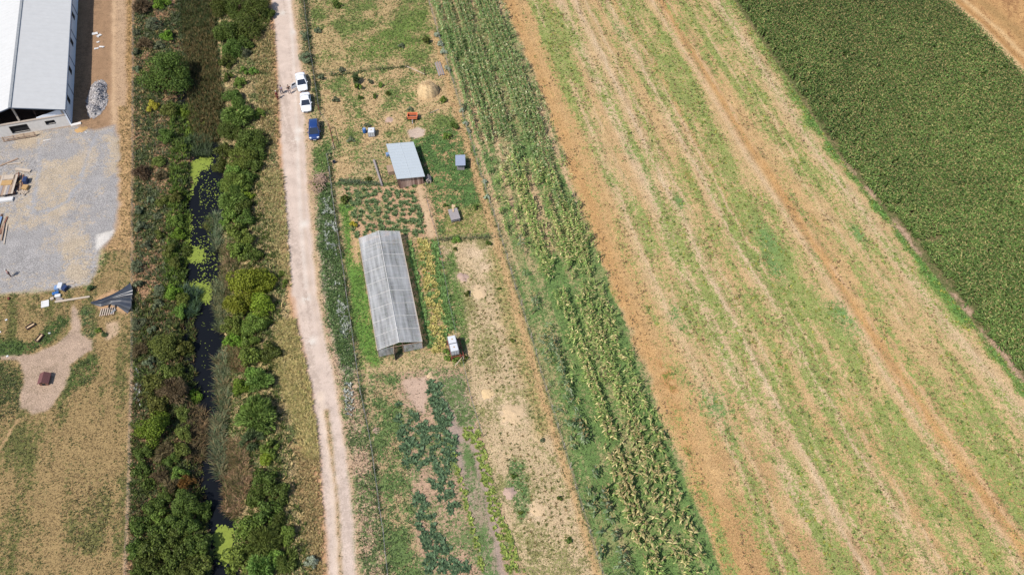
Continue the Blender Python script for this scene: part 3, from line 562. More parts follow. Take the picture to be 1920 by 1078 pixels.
# weeds in the green bands of the wide field
wp = np.stack([rng.uniform(-5, 90, 160000), rng.uniform(30, 146, 160000)], -1)
fm = samp(field, wp[:, 0], wp[:, 1]); mm = samp(M, wp[:, 0], wp[:, 1]); evs = samp(ev, wp[:, 0], wp[:, 1])
wx, wy = P_(wp[:, 0], wp[:, 1])
keep = (wx < 1960) & (fm > .6) & (rng.random(len(wp)) < np.clip((mm-.34)*.34, 0, 1)+evs*.2); wp = wp[keep]
wc = np.array([S(142, 162, 74), S(162, 174, 80), S(122, 144, 66), S(184, 180, 84), S(110, 130, 68)])[rng.integers(0, 5, len(wp))]; wsz = rng.uniform(.55, 1.35, len(wp))
dry_ = np.stack([rng.uniform(-5, 90, 26000), rng.uniform(30, 146, 26000)], -1); dry_ = dry_[(samp(field, dry_[:, 0], dry_[:, 1]) > .6) & (fbm(dry_[:, 0], dry_[:, 1]*.4, 1.8, 93, 4) > .56)]
tag(plant_obj("field_weeds", [blades(withz(dry_), 5, .26, .07, np.array([S(146, 116, 82), S(128, 108, 80), S(190, 158, 108)])[rng.integers(0, 3, len(dry_))], (.4, 1.2), .4, .3), blades(withz(wp), 5, .30*wsz, .10*wsz, wc, (.4, 1.2), .4, .25)]), "green weeds growing in bands across the wide dry field", "weeds", kind="stuff")

# duckweed on the water
MBd = MB(); rr = random.Random(5)
def blob(c, r):
    n = 9; a0 = rr.random()*6; pts = [(c[0]+r*cos(a0+2*pi*i/n)*rr.uniform(.6, 1.25), c[1]+r*sin(a0+2*pi*i/n)*rr.uniform(.6, 1.25), WATER+.004+rr.random()*.012) for i in range(n)]
    MBd.add(pts+[(c[0], c[1], WATER+.012)], [(i, (i+1) % n, n) for i in range(n)])
for px, k, r in (([(336, 300), (362, 300), (368, 322), (356, 345), (352, 362), (336, 362)], 330, .34), ([(360, 300), (388, 284), (394, 302), (366, 318)], 140, .26), ([(328, 225), (380, 215), (384, 245), (352, 262), (330, 258)], 160, .34), ([(346, 460), (376, 462), (378, 482), (352, 484)], 130, .28), ([(352, 525), (392, 530), (394, 560), (372, 560)], 130, .26), ([(404, 990), (432, 995), (426, 1045), (408, 1040)], 330, .28), ([(372, 310), (400, 310), (406, 380), (372, 380)], 34, .14), ([(368, 440), (405, 440), (405, 540), (368, 540)], 60, .15), ([(352, 380), (405, 380), (405, 440), (352, 440)], 18, .12), ([(340, 400), (352, 400), (350, 460), (340, 460)], 110, .26), ([(362, 560), (404, 560), (400, 900), (390, 900), (368, 700)], 14, .07)):
    for q in inpoly(px, int(k*4.5), 77): blob((q[0]+rr.gauss(0, .3), q[1]+rr.gauss(0, .4)), r*.5*rr.uniform(.2, 1.0)**1.5+.04)
tag(MBd.build("duckweed", plain("duckweed_green", S(146, 162, 62), .8, 0, .22, 3)), "lime green duckweed floating in patches on the canal", "duckweed", kind="stuff")

# shrubs: crowns of leaf-sized faces in lobes
LM = {k: leaf_material("leaves_"+k, False, tuple(S(*c)*1.55), v*.8, .34) for k, c, v in (("dark", (94, 110, 48), .6), ("mid", (118, 138, 60), .55), ("yellowgreen", (136, 148, 48), .5), ("olive", (112, 120, 56), .45), ("greygreen", (122, 130, 98), .4), ("dead", (126, 110, 80), .5), ("pale", (186, 198, 170), .3), ("bright", (116, 142, 48), .5), ("feather", (116, 138, 66), .55), ("rust", (150, 112, 62), .4), ("yellow", (176, 160, 62), .35), ("bluegreen", (112, 136, 88), .45))}
BARK = plain("bark", S(120, 98, 76), .9, 0, .3, 6)
def crown(seed, nl, leaf, aspect=1.6, nlobe=14, lift=.12, drop=0.0, sprays=False, lean=None):
    r = np.random.default_rng(seed)
    th = r.uniform(0, 2*pi, nlobe); ph = np.arccos(r.uniform(.02, 1, nlobe)); rad = r.uniform(.5, .8, nlobe)
    c = np.stack([np.cos(th)*np.sin(ph)*rad, np.sin(th)*np.sin(ph)*rad, np.cos(ph)*rad*.95+lift], -1)
    lr = r.uniform(.24, .4, nlobe); k = r.choice(nlobe, nl, p=lr**2/np.sum(lr**2))
    d = r.normal(size=(nl, 3)); d[:, 2] = np.abs(d[:, 2])*.9-.12; d /= np.linalg.norm(d, axis=1)[:, None]
    p = c[k]+d*(lr[k]*r.uniform(.55, 1.08, nl)**.6)[:, None]; p[:, 2] = np.maximum(p[:, 2], .03)
    p[:, :2] *= (1+.13*np.sin(3*np.arctan2(p[:, 1], p[:, 0])+seed))[:, None]
    nrm = d*.8+r.normal(size=(nl, 3))*.55; nrm /= np.linalg.norm(nrm, axis=1)[:, None]
    t = r.normal(size=(nl, 3))
    if sprays: t = c[k]*1.2+d*.8+r.normal(size=(nl, 3))*.25; t[:, 2] -= drop; nrm = np.cross(t, r.normal(size=(nl, 3))); nrm[:, 2] = np.abs(nrm[:, 2])
    t -= nrm*np.sum(t*nrm, 1)[:, None]/np.sum(nrm*nrm, 1)[:, None]; t /= np.linalg.norm(t, axis=1)[:, None]; s = np.cross(nrm, t); s /= np.linalg.norm(s, axis=1)[:, None]+1e-9
    L = (leaf*r.uniform(.6, 1.3, nl))[:, None]; W = L/aspect
    V = np.stack([p-t*L*.5, p+s*W*.5, p+t*L*.5, p-s*W*.5], 1).reshape(-1, 3); b = np.arange(nl)*4
    return V, np.stack([b, b+1, b+2, b+3], -1)
CROWNS = {}
def crown_mesh(kind, size, var):
    key = (kind, size, var)
    if key not in CROWNS:
        nl, rref = {0: (560, .7), 1: (1700, 1.5), 2: (4000, 2.6), 3: (8500, 4.0)}[size]
        kw = dict(nl=int(nl*1.25), leaf=.235/rref if size else .19/rref, nlobe=(9, 14, 22, 34)[size])
        if kind in ("feather", "bluegreen"): kw.update(aspect=5, leaf=.62/rref, sprays=True, drop=.3, nl=int(nl*.9))
        if kind in ("dead", "rust"): kw.update(aspect=7, leaf=.6/rref, sprays=True, drop=.1, nl=int(nl*.9))
        if kind == "greygreen": kw.update(leaf=.2/rref, nl=int(nl*1.3))
        V, q = crown(size*100+len(kind)*13+var*5+sum(map(ord, kind)), **kw)
        me = np_mesh("crown", V, q); me.materials.append(LM[kind]); CROWNS[key] = me
    return CROWNS[key]
TRUNK = MB(); TRUNK.cyl((0, 0, -.15), (.03, .02, .3), .07, .05, 7)
for a in range(5): TRUNK.cyl((.03, .02, .25), (.4*cos(a*1.26), .4*sin(a*1.26), .72+.1*(a % 2)), .035, .012, 5)
TRUNK = TRUNK.mesh("trunk"); TRUNK.materials.append(BARK)
LOOK = {"dark": "dense dark shrub", "mid": "leafy green shrub", "yellowgreen": "yellow green bush", "olive": "olive green shrub", "greygreen": "grey green scrub", "dead": "dry brown bush", "pale": "pale silvery bush", "bright": "bright green bush", "feather": "feathery green shrub", "rust": "rust brown bush", "yellow": "yellowish bush", "bluegreen": "feathery blue-green shrub"}
SHRUBS = []
def shrub(px, py, r, kind, label=None, tall=1.0, where=None, name="shrub", cat="shrub"):
    SHRUBS.append(dict(px=px, py=py, r=r, kind=kind, label=label, tall=tall, where=where, name=name, cat=cat))
for t in """312 140 48 dark|415 14 25 dark|447 12 30 dark|484 16 28 dark|428 58 28 dark|466 52 30 dark|436 92 22 dark|456 84 18 dark|503 28 14 dark|425 117 15 dark|459 99 12 greygreen|450 155 12 mid|455 134 9 mid|475 135 9 mid|428 145 10 dark|437 184 20 dark|449 212 30 feather|486 213 12 mid|265 15 17 dead|301 6 15 bright|288 45 16 greygreen|313 68 12 bright|270 84 14 dead|297 86 10 greygreen|256 60 8 greygreen|255 98 8 greygreen|257 130 8 greygreen|285 200 12 yellow|318 206 16 olive|344 214 14 bright|312 256 16 dark|300 303 14 olive|265 324 16 dead|301 331 10 dead|352 268 10 bluegreen|430 244 22 dark|470 264 30 dark|482 286 18 dark|420 286 20 dark|453 300 26 mid|412 312 15 dark|436 340 24 mid|463 332 17 dark|440 372 26 feather|466 366 13 yellowgreen|431 404 20 mid|461 410 18 dark|444 435 20 mid|466 452 16 mid|260 395 10 greygreen|282 375 8 greygreen|305 375 14 olive|330 372 14 olive|264 424 12 greygreen|298 404 9 greygreen|330 414 14 mid|300 440 10 olive|334 440 13 bright|448 470 20 mid|476 480 18 dark|463 528 36 yellowgreen|500 528 24 yellowgreen|450 570 30 yellowgreen|488 574 28 yellowgreen|438 610 22 mid|474 608 26 mid|497 602 14 mid|438 638 20 bright|466 640 18 mid|468 666 24 mid|506 660 21 dark|527 514 8 mid|531 531 8 mid|258 500 14 greygreen|275 460 10 greygreen|314 470 14 olive|326 492 13 olive|350 474 14 dark|257 535 10 greygreen|300 545 14 greygreen|325 550 16 bright|346 566 18 mid|338 586 14 mid|295 570 11 greygreen|258 606 14 greygreen|285 620 10 greygreen|308 648 28 olive|336 652 22 olive|261 655 15 dead|280 680 12 greygreen|308 700 16 olive|332 696 16 dark|288 722 24 olive|326 728 28 dead|366 745 16 bright|298 762 22 olive|345 775 16 olive|288 800 34 bright|346 812 16 olive|268 850 18 dark|308 846 20 dead|340 846 18 olive|450 725 17 bright|485 714 23 feather|482 780 36 feather|463 768 16 mid|474 826 22 bluegreen|505 842 18 mid|500 862 16 yellowgreen|264 882 18 dark|300 892 16 dead|350 905 16 rust|310 930 16 dark|290 950 22 dark|348 946 30 dark|380 958 20 dark|302 972 18 mid|332 986 24 dark|264 986 22 dark|255 1030 20 dark|290 1030 28 dark|332 1040 28 dark|370 1020 26 dark|382 1062 24 olive|312 1076 24 dark|262 1078 20 dark|495 900 24 dark|520 925 24 dark|480 930 22 dark|500 962 26 dark|462 992 26 mid|500 1012 30 feather|540 1002 20 mid|452 1042 28 mid|492 1062 28 feather|536 1050 22 feather|583 1055 13 pale|432 1074 16 mid|574 108 13 greygreen|571 68 11 greygreen|480 540 22 yellowgreen|470 700 16 mid|455 265 22 dark|440 318 18 mid|475 310 18 dark|452 352 20 mid|420 345 14 dark|422 375 14 mid|418 420 13 mid|455 390 20 dark|320 862 16 dark|280 905 14 dark|335 890 16 mid|322 912 14 dead|355 985 20 dark|300 1000 24 dark|330 1008 22 dark|278 1052 24 dark|352 1066 24 dark|478 985 20 dark|520 975 18 dark|475 1032 22 feather|515 1045 20 mid""".split("|"):
    a = t.split(); shrub(float(a[0]), float(a[1]), float(a[2]), a[3], where="bank")
for t in """667 150 7 bluegreen 2|671 164 8 mid 1.3|675 184 5 dark 1.3|694 154 6 greygreen 1|714 160 6 mid 1|702 181 5 dark 1.2|728 175 5 dark 1.2|628 187 7 greygreen 1|600 147 7 greygreen 1.2|595 58 7 greygreen 1|753 86 6 greygreen 1|801 76 9 dark 1|832 187 7 mid 1|630 8 9 dark 1|850 237 9 dark 1|838 256 8 mid 1|893 388 6 dark 1|915 457 6 dark 1.2|855 449 9 mid .7|854 467 4 dark 1|835 386 5 dark 1|690 336 7 dark .8|876 550 6 dark 1|936 541 4 dark 1|962 637 5 olive 1|964 892 5 dark 1.2|1048 935 6 dark 1|1066 1012 7 dark 1|977 962 5 mid 1|1017 824 5 greygreen 1.2|776 214 4 mid 1|768 205 6 greygreen 1|870 200 8 greygreen 1|648 374 9 dark 1|662 422 8 yellow 1|848 666 13 mid .7|868 672 9 mid .7|836 660 8 mid .7|820 66 6 pale 1.2|826 82 6 pale 1.2|832 97 6 pale 1.2|838 130 6 pale 1.2|866 208 5 pale 1.2|873 232 5 pale 1.2|878 246 5 pale 1.2|908 340 5 pale 1.4|913 370 5 pale 1.4|170 540 6 bluegreen 1|184 620 6 mid .8|196 627 5 bluegreen .8|640 130 7 greygreen .9|688 236 7 greygreen .7|658 262 8 greygreen .6|596 345 8 mid .7""".split("|"):
    a = t.split(); shrub(float(a[0]), float(a[1]), float(a[2]), a[3], where="plot", tall=float(a[4]), name="sapling" if a[3] != "pale" else "hedge_bush", cat="sapling" if a[3] != "pale" else "bush")
# places one can find in the photograph, for the labels
MARKS = [(803, 163, "the haystack"), (774, 219, "the orange trailer"), (690, 244, "the blue barrel"), (760, 300, "the metal roofed shed"), (862, 305, "the grey hutch"), (851, 402, "the timber coop"), (735, 540, "the greenhouse"), (852, 640, "the white water tanks"), (590, 247, "the dark blue car"), (574, 195, "the white saloon"), (212, 560, "the black tarpaulin"), (88, 708, "the brown dog kennel"), (598, 335, "the brush pile"), (823, 127, "the stacked planks"), (958, 775, "the largest hay heap"), (1008, 955, "the lowest hay heap"), (20, 335, "the lumber stack"), (180, 180, "the crushed stone heap"), (530, 172, "the three people"), (902, 545, "the straw heap in the east plot")]
def where_txt(s):
    px, py = s["px"], s["py"]
    if s["where"] == "bank":
        side = "left" if px < 390 else "right"
        if px > 560: side = "verge"
        lv = ["at the top edge", "by the barn's far windows", "opposite the white cars", "opposite the blue car", "opposite the lumber", "opposite the far greenhouse gable", "opposite the black tarpaulin", "just below the tarpaulin", "opposite the brown kennel", "just below the kennel", "where the road ruts begin", "opposite the lower hay heaps", "near the bottom edge", "cut by the bottom edge"]
        e = [28, 110, 205, 290, 400, 470, 540, 625, 700, 770, 860, 950, 1030, 2000]
        l = next(lv[i] for i in range(14) if py < e[i])
        return ("on "+side+" canal bank " if side != "verge" else "on the roadside verge ")+l
    m = min(MARKS, key=lambda q: hypot(q[0]-px, q[1]-py)); dx, dy = px-m[0], py-m[1]
    d = ("above" if dy < 0 else "below") if abs(dy) > abs(dx) else ("left of" if dx < 0 else "right of")
    return ("close " if hypot(dx, dy) < 45 else "well " if hypot(dx, dy) > 95 else "")+d+" "+m[2]
from collections import defaultdict
byl = defaultdict(list)
for s in SHRUBS:
    if not s["label"]:
        lk = LOOK[s["kind"]]
        if s["where"] == "plot" and s["name"] == "sapling": lk = {"dark": "small dark green sapling", "mid": "small mid green sapling", "bluegreen": "small blue green conifer", "greygreen": "small grey green sapling", "olive": "small olive sapling", "yellow": "small yellowing bush"}[s["kind"]]
        sz = ("huge " if s["r"] > 40 else "large " if s["r"] >= 27 else "little " if s["r"] < 13 and s["where"] == "bank" and s["kind"] != "greygreen" else "")
        s["label"] = sz+lk+" "+where_txt(s)
    byl[s["label"]].append(s)
for l, ss in byl.items():
    if len(ss) == 1: continue
    ys = [s["py"] for s in ss]; xs = [s["px"] for s in ss]; vert = max(ys)-min(ys) > max(xs)-min(xs)
    ss.sort(key=lambda s: s["py"] if vert else s["px"]); n = len(ss)
    names = {2: ["upper", "lower"], 3: ["upper", "middle", "lower"]} if vert else {2: ["left", "right"], 3: ["left", "middle", "right"]}
    od = ["first", "second", "third", "fourth", "fifth", "sixth", "seventh", "eighth", "ninth", "tenth"]
    for i, s in enumerate(ss):
        if n in names: s["label"] = l+", "+names[n][i]+" one"
        else: s["label"] = l+", "+od[i]+(" from top" if vert else " from left")
def build_shrub(s, i):
    dist = CAM_H/sin(PITCH); g = G(s["px"], s["py"]); dpx = FPX/((g-Vector((0, 0, CAM_H))).dot(Vector((0, cp, -sp))))
    r = s["r"]/dpx*1.06; h = r*(1.12 if r > 1 else 1.25)*s["tall"]
    c = at(s["px"], s["py"], .42*h); o = thing(s["name"], s["label"], s["cat"], c, rng.uniform(0, 6.28), "bushes on the canal banks" if s["where"] == "bank" else "small bushes in the garden plots")
    size = 0 if r < 1.05 else 1 if r < 1.9 else 2 if r < 3.1 else 3
    cr = link("crown", crown_mesh(s["kind"], size, i % 3), None, o); cr.scale = (r, r, h)
    tr = link("trunk", TRUNK, None, o); tr.scale = (r, r, h)
for i, s in enumerate(SHRUBS): build_shrub(s, i)

# ------------------------------------------------------------------ corn
def corn_arrays(P, h, seed, nleaf=8, dry=.3, green=((104, 134, 66), (88, 118, 56), (126, 150, 80)), dryc=((214, 194, 128), (196, 180, 110)), segs=3, width=.11, tone=1.0):
    r = np.random.default_rng(seed); n = len(P); k = nleaf; h = np.broadcast_to(h, (n,)); tot = n*k
    az0 = r.uniform(0, 2*pi, n); j = np.tile(np.arange(k), n)
    az = np.repeat(az0, k)+(j % 2)*pi+r.normal(0, .45, tot)
    hh = np.repeat(h, k); z0 = hh*(.25+.68*j/(k-1)); L = hh*.36*r.uniform(.75, 1.2, tot)*(1-.25*np.abs(j/(k-1)-.5)*2)
    d = np.stack([np.cos(az), np.sin(az), np.zeros(tot)], -1); s = np.stack([-np.sin(az), np.cos(az), np.zeros(tot)], -1)
    Pk = np.repeat(P, k, 0); pts = []
    up = r.uniform(.35, .6, tot)
    for t, ww in ((0, .5), (.38, 1), (.75, .75), (1.0, 0)):
        p = Pk+d*(L*t*.92)[:, None]; p[:, 2] += z0+L*(up*1.6*t-1.35*up*1.4*t*t); pts.append((p, ww))
    hw = (width*.5*np.repeat(h, k)/2.0)[:, None]; V = []
    for p, ww in pts[:-1]: V += [p-s*hw*ww, p+s*hw*ww]
    V.append(pts[-1][0]); V = np.stack(V, 1).reshape(-1, 3); b = np.arange(tot)*7
    Q = np.concatenate([np.stack([b, b+1, b+3, b+2], -1), np.stack([b+2, b+3, b+5, b+4], -1)]); T = np.stack([b+4, b+5, b+6], -1)
    gc = np.array([S(*c) for c in green])[r.integers(0, len(green), tot)]; dc = np.array([S(*c) for c in dryc])[r.integers(0, len(dryc), tot)]
    isd = r.random(tot) < dry; c = np.where(isd[:, None], dc, gc)*(1+r.uniform(-.18, .18, (tot, 1)))*np.repeat(np.broadcast_to(tone, (n,)), k)[:, None]
    C = np.repeat(c, 7, 0)
    # stalk and tassel
    a = r.uniform(0, pi, n); sx = np.stack([np.cos(a), np.sin(a), np.zeros(n)], -1)*.03; tl = np.array([0, 0, 1.])*h[:, None]
    SV = np.stack([P-sx, P+sx, P+sx*.6+tl, P-sx*.6+tl], 1).reshape(-1, 3); sb = np.arange(n)*4; SQ = np.stack([sb, sb+1, sb+2, sb+3], -1)
    SCc = np.repeat(np.tile(S(150, 156, 92), (n, 1)), 4, 0)
    tv, tq, tt, tc = blades(P+tl*.97, 3, .32, .05, np.tile(S(206, 180, 122), (n, 1)), (.1, .9), .4, .15)
    return join([(V, Q, T, C), (SV, SQ, np.zeros((0, 3), int), SCc), (tv, tq, tt, tc)])
cr_ = rows(xF, xC, 31, 148, .75, .27, 3)
t, yy = cr_[:, 2], cr_[:, 1]; px_, py_ = P_(cr_[:, 0], cr_[:, 1]); nzc = fbm(cr_[:, 0], cr_[:, 1], 3.5, 80, 3)
nzr = fbm(t*30, yy*.12, 1.0, 84, 3)
up_ = sstep(300, 240, py_); midz = sstep(240, 330, py_)*sstep(560, 460, py_); dn = sstep(480, 600, py_)
pd = up_*sstep(.05, .09, t)*.95
pd = np.maximum(pd, midz*np.where(t < .28, .35, .92)*sstep(.07, .1, t))
pdn = np.where((t > .10) & (t < .23), .85, np.where((t > .38) & (t < .72), .8, np.where((t > .8) & (t < .93), .4, np.where(t > .72, .3, .12))))
pdn = np.where(py_ > 860, np.where((t > .34) & (t < .62), .7, np.where((t > .1) & (t < .2), .4, np.where((t > .62) & (t < .9), .3, .12))), pdn)
pd = np.maximum(pd, dn*pdn*sstep(.985, .95, t))
pd = pd*sstep(.22, .38, nzc+.12*up_)*sstep(.2, .42, nzr+.1*up_)
rowid = np.round(t*200).astype(int); pd = pd*np.where(np.random.default_rng(2).random(260)[rowid] < .2, .22, 1)
keep = rng.random(len(cr_)) < pd; cr_ = cr_[keep]; t = t[keep]; py_ = py_[keep]
vis = (py_ > -40) & (py_ < 1110); cr_ = cr_[vis]; t = t[vis]; py_ = py_[vis]
P3 = np.concatenate([cr_[:, :2], samp(Z, cr_[:, 0], cr_[:, 1])[:, None]-.02], -1)
rowdark = ((t < .25) & (py_ > 450)); hc = np.where(rowdark, 2.0, 1.75)*rng.uniform(.8, 1.12, len(P3))
vx_, vy_ = P_(P3[:, 0], P3[:, 1]); inview = (vy_ < 1060)
order = np.argsort(P3[:, 1]); order = order[inview[order]]; sel = order[:300]; solo = np.zeros(len(P3), bool); solo[sel] = True
GRN = ((136, 164, 84), (120, 150, 74), (158, 180, 98), (172, 186, 108)); DKG = ((112, 138, 86), (96, 124, 76), (146, 164, 120), (170, 182, 144))
g1 = ~solo & ~rowdark; g2 = ~solo & rowdark; top = py_+260*(fbm(P3[:, 0], P3[:, 1], 5, 37, 3)-.5)+rng.normal(0, 45, len(P3)) < 330
arr = [corn_arrays(P3[g1 & ~top], hc[g1 & ~top], 5, 8, .20, GRN, ((232, 214, 152), (214, 198, 132)), width=.15, tone=1.0+.4*fbm(P3[g1 & ~top][:, 0], P3[g1 & ~top][:, 1], 4, 33, 3)), corn_arrays(P3[g1 & top], hc[g1 & top], 8, 8, .15, ((122, 150, 84), (102, 132, 72), (142, 164, 104)), ((206, 208, 160), (196, 190, 138)), width=.14, tone=1.08+.45*fbm(P3[g1 & top][:, 0], P3[g1 & top][:, 1], 4, 33, 3))]  # upper block's pale dry leaves also paint in the sparkle of sunlit leaves
if g2.any(): arr.append(corn_arrays(P3[g2], hc[g2], 6, 9, .12, DKG))
tag(plant_obj("corn_crop", arr), "maize crop in broken rows between wire fence and dry field", "corn", kind="stuff")
cm = []
for i in range(8):
    V, Q, T, C = corn_arrays(np.zeros((1, 3)), 1.0*np.ones(1), 100+i, 9, .10 if i > 4 else .3, DKG if i > 4 else GRN, ((232, 214, 152), (214, 198, 132)), width=.19)
    me = np_mesh("corn_plant", V, Q, T, C); me.materials.append(LEAFCOL); cm.append(me)
for i in sel:
    k = (5+i % 3) if rowdark[i] else i % 5
    o = link("corn_plant", cm[k], None, None, P3[i], rng.uniform(0, 6.28)); o.scale = (hc[i],)*3
    tag(o, "dark green maize plant in the row hugging the wire fence" if rowdark[i] else "tasselled maize plant among weeds near the photo's bottom edge", "corn plant", "maize plants at the near end of the corn strip")
# the big dark field
dk = rows(lambda y: xD(y)+.15, lambda y: xP(y)-.5, 50, 149, .75, .25, 9)
dx_, dy_ = P_(dk[:, 0], dk[:, 1]); k = (dx_ < 1975) & (dy_ > -40) & (dk[:, 0]-xD(dk[:, 1]) > .1+.75*sstep(104, 90, dk[:, 1])+1.5*(vn(dk[:, 0], dk[:, 1], 1.6, 19)-.55)); dk = dk[k]
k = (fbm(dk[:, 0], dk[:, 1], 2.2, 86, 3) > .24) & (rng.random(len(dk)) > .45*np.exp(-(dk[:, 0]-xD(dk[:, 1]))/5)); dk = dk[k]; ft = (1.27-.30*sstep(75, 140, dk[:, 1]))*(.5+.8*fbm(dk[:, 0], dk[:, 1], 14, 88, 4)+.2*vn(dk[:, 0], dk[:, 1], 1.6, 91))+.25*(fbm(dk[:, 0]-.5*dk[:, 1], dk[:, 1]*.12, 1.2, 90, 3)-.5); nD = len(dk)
Pd = np.concatenate([dk[:, :2], samp(Z, dk[:, 0], dk[:, 1])[:, None]-.02], -1)
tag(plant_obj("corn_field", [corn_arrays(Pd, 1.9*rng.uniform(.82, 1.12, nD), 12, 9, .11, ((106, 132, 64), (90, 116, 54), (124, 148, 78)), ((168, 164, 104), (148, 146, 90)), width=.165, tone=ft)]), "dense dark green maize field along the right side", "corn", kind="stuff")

# ------------------------------------------------------------------ vegetables, each plant its own object
def veg_mesh(nm, seed, k, L, W, cols, lean=(.5, 1.2), droop=.35):
    global rng
    keep = rng; rng = np.random.default_rng(seed)
    a = blades(np.zeros((1, 3)), k, L, W, np.array([S(*cols[0])]), lean, droop, .22); b = blades(np.zeros((1, 3)), k//2, L*.7, W*.8, np.array([S(*cols[1])]), (.1, .6), droop, .2)
    rng = keep; V, Q, T, C = join([a, b]); me = np_mesh(nm, V, Q, T, C); me.materials.append(LEAFCOL); return me
def veg(nm, label, cat, group, pts, k, L, W, cols, sc=(.75, 1.25), lean=(.5, 1.2)):
    ms = [veg_mesh(nm, 31*i+len(nm), k, L, W, cols, lean) for i in range(4)]
    for i, q in enumerate(pts):
        o = link(nm, ms[i % 4], None, None, (q[0], q[1], zg(q[0], q[1])-.02), rng.uniform(0, 6.28)); s_ = rng.uniform(*sc); o.scale = (s_, s_, s_); tag(o, label, cat, group)
def along(px, n, jit, seed):
    g = Garr([p[0] for p in px], [p[1] for p in px]); r = np.random.default_rng(seed); d = np.r_[0, np.cumsum(np.hypot(*np.diff(g, axis=0).T))]
    s_ = np.linspace(0, d[-1], n)+r.normal(0, .12, n); return np.stack([np.interp(s_, d, g[:, 0]), np.interp(s_, d, g[:, 1])], -1)+r.normal(0, jit, (n, 2))
TEAL = [(96, 122, 86), (122, 144, 104)]
kp = np.concatenate([inpoly([(800, 712), (826, 720), (850, 800), (862, 880), (838, 872), (812, 790)], 88, 1), inpoly([(748, 740), (775, 775), (812, 800), (842, 880), (858, 960), (840, 960), (790, 880), (760, 880), (742, 800)], 112, 2), inpoly([(770, 900), (800, 930), (820, 1000), (880, 1060), (885, 1078), (800, 1078), (780, 980)], 80, 3)])
veg("kale_plant", "blue green leafy kale plant in the lower garden bed", "vegetable", "kale plants in the lower garden bed", kp, 14, .58, .26, TEAL)
rw = np.concatenate([along([(x, 356), (x+17, 440)], 24, .26, 40+i) for i, x in enumerate((652, 668, 684, 700, 716, 730, 744))]+[along([(772, 354), (795, 442)], 32, .22, 50), along([(760, 356), (783, 442)], 28, .24, 51)])
veg("potato_plant", "green leafy potato plant in rows below the shed", "vegetable", "potato plants in rows below the shed", rw[np.random.default_rng(8).random(len(rw)) > .12], 26, .52, .15, [(126, 150, 96), (108, 134, 82)])
yw = inpoly([(784, 452), (800, 448), (822, 540), (836, 620), (834, 660), (812, 662), (800, 560)], 170, 5)
yw = yw[(fbm(yw[:, 0], yw[:, 1], 1.4, 13, 3) > .42)]
veg("yellowing_plant", "yellowing leafy vegetable plant beside the greenhouse", "vegetable", "yellowing plants beside the greenhouse", yw, 14, .52, .24, [(210, 194, 114), (154, 164, 86)])
gw = np.concatenate([inpoly([(786, 460), (804, 460), (838, 640), (814, 650)], 26, 12), inpoly([(808, 452), (822, 452), (848, 590), (854, 618), (838, 622), (822, 540)], 120, 6), along([(768, 456), (788, 550), (808, 650)], 52, .1, 7)])
veg("bean_plant", "fresh green bean plant along the dividing fence and greenhouse", "vegetable", "bean plants beside the greenhouse", gw, 14, .52, .22, [(116, 150, 82), (136, 164, 92)])
bw = np.concatenate([along([(842, 838), (862, 900), (884, 980), (905, 1070)], 46, .16, 8), inpoly([(880, 810), (898, 806), (915, 870), (940, 960), (985, 1070), (955, 1078), (920, 970), (900, 880)], 150, 9), inpoly([(868, 800), (884, 796), (900, 812), (888, 830), (866, 822)], 22, 10)])
veg("squash_plant", "yellow green squash plant along the bare soil path", "vegetable", "squash plants along the bare soil path", bw, 11, .42, .2, [(158, 172, 84), (124, 150, 80)])

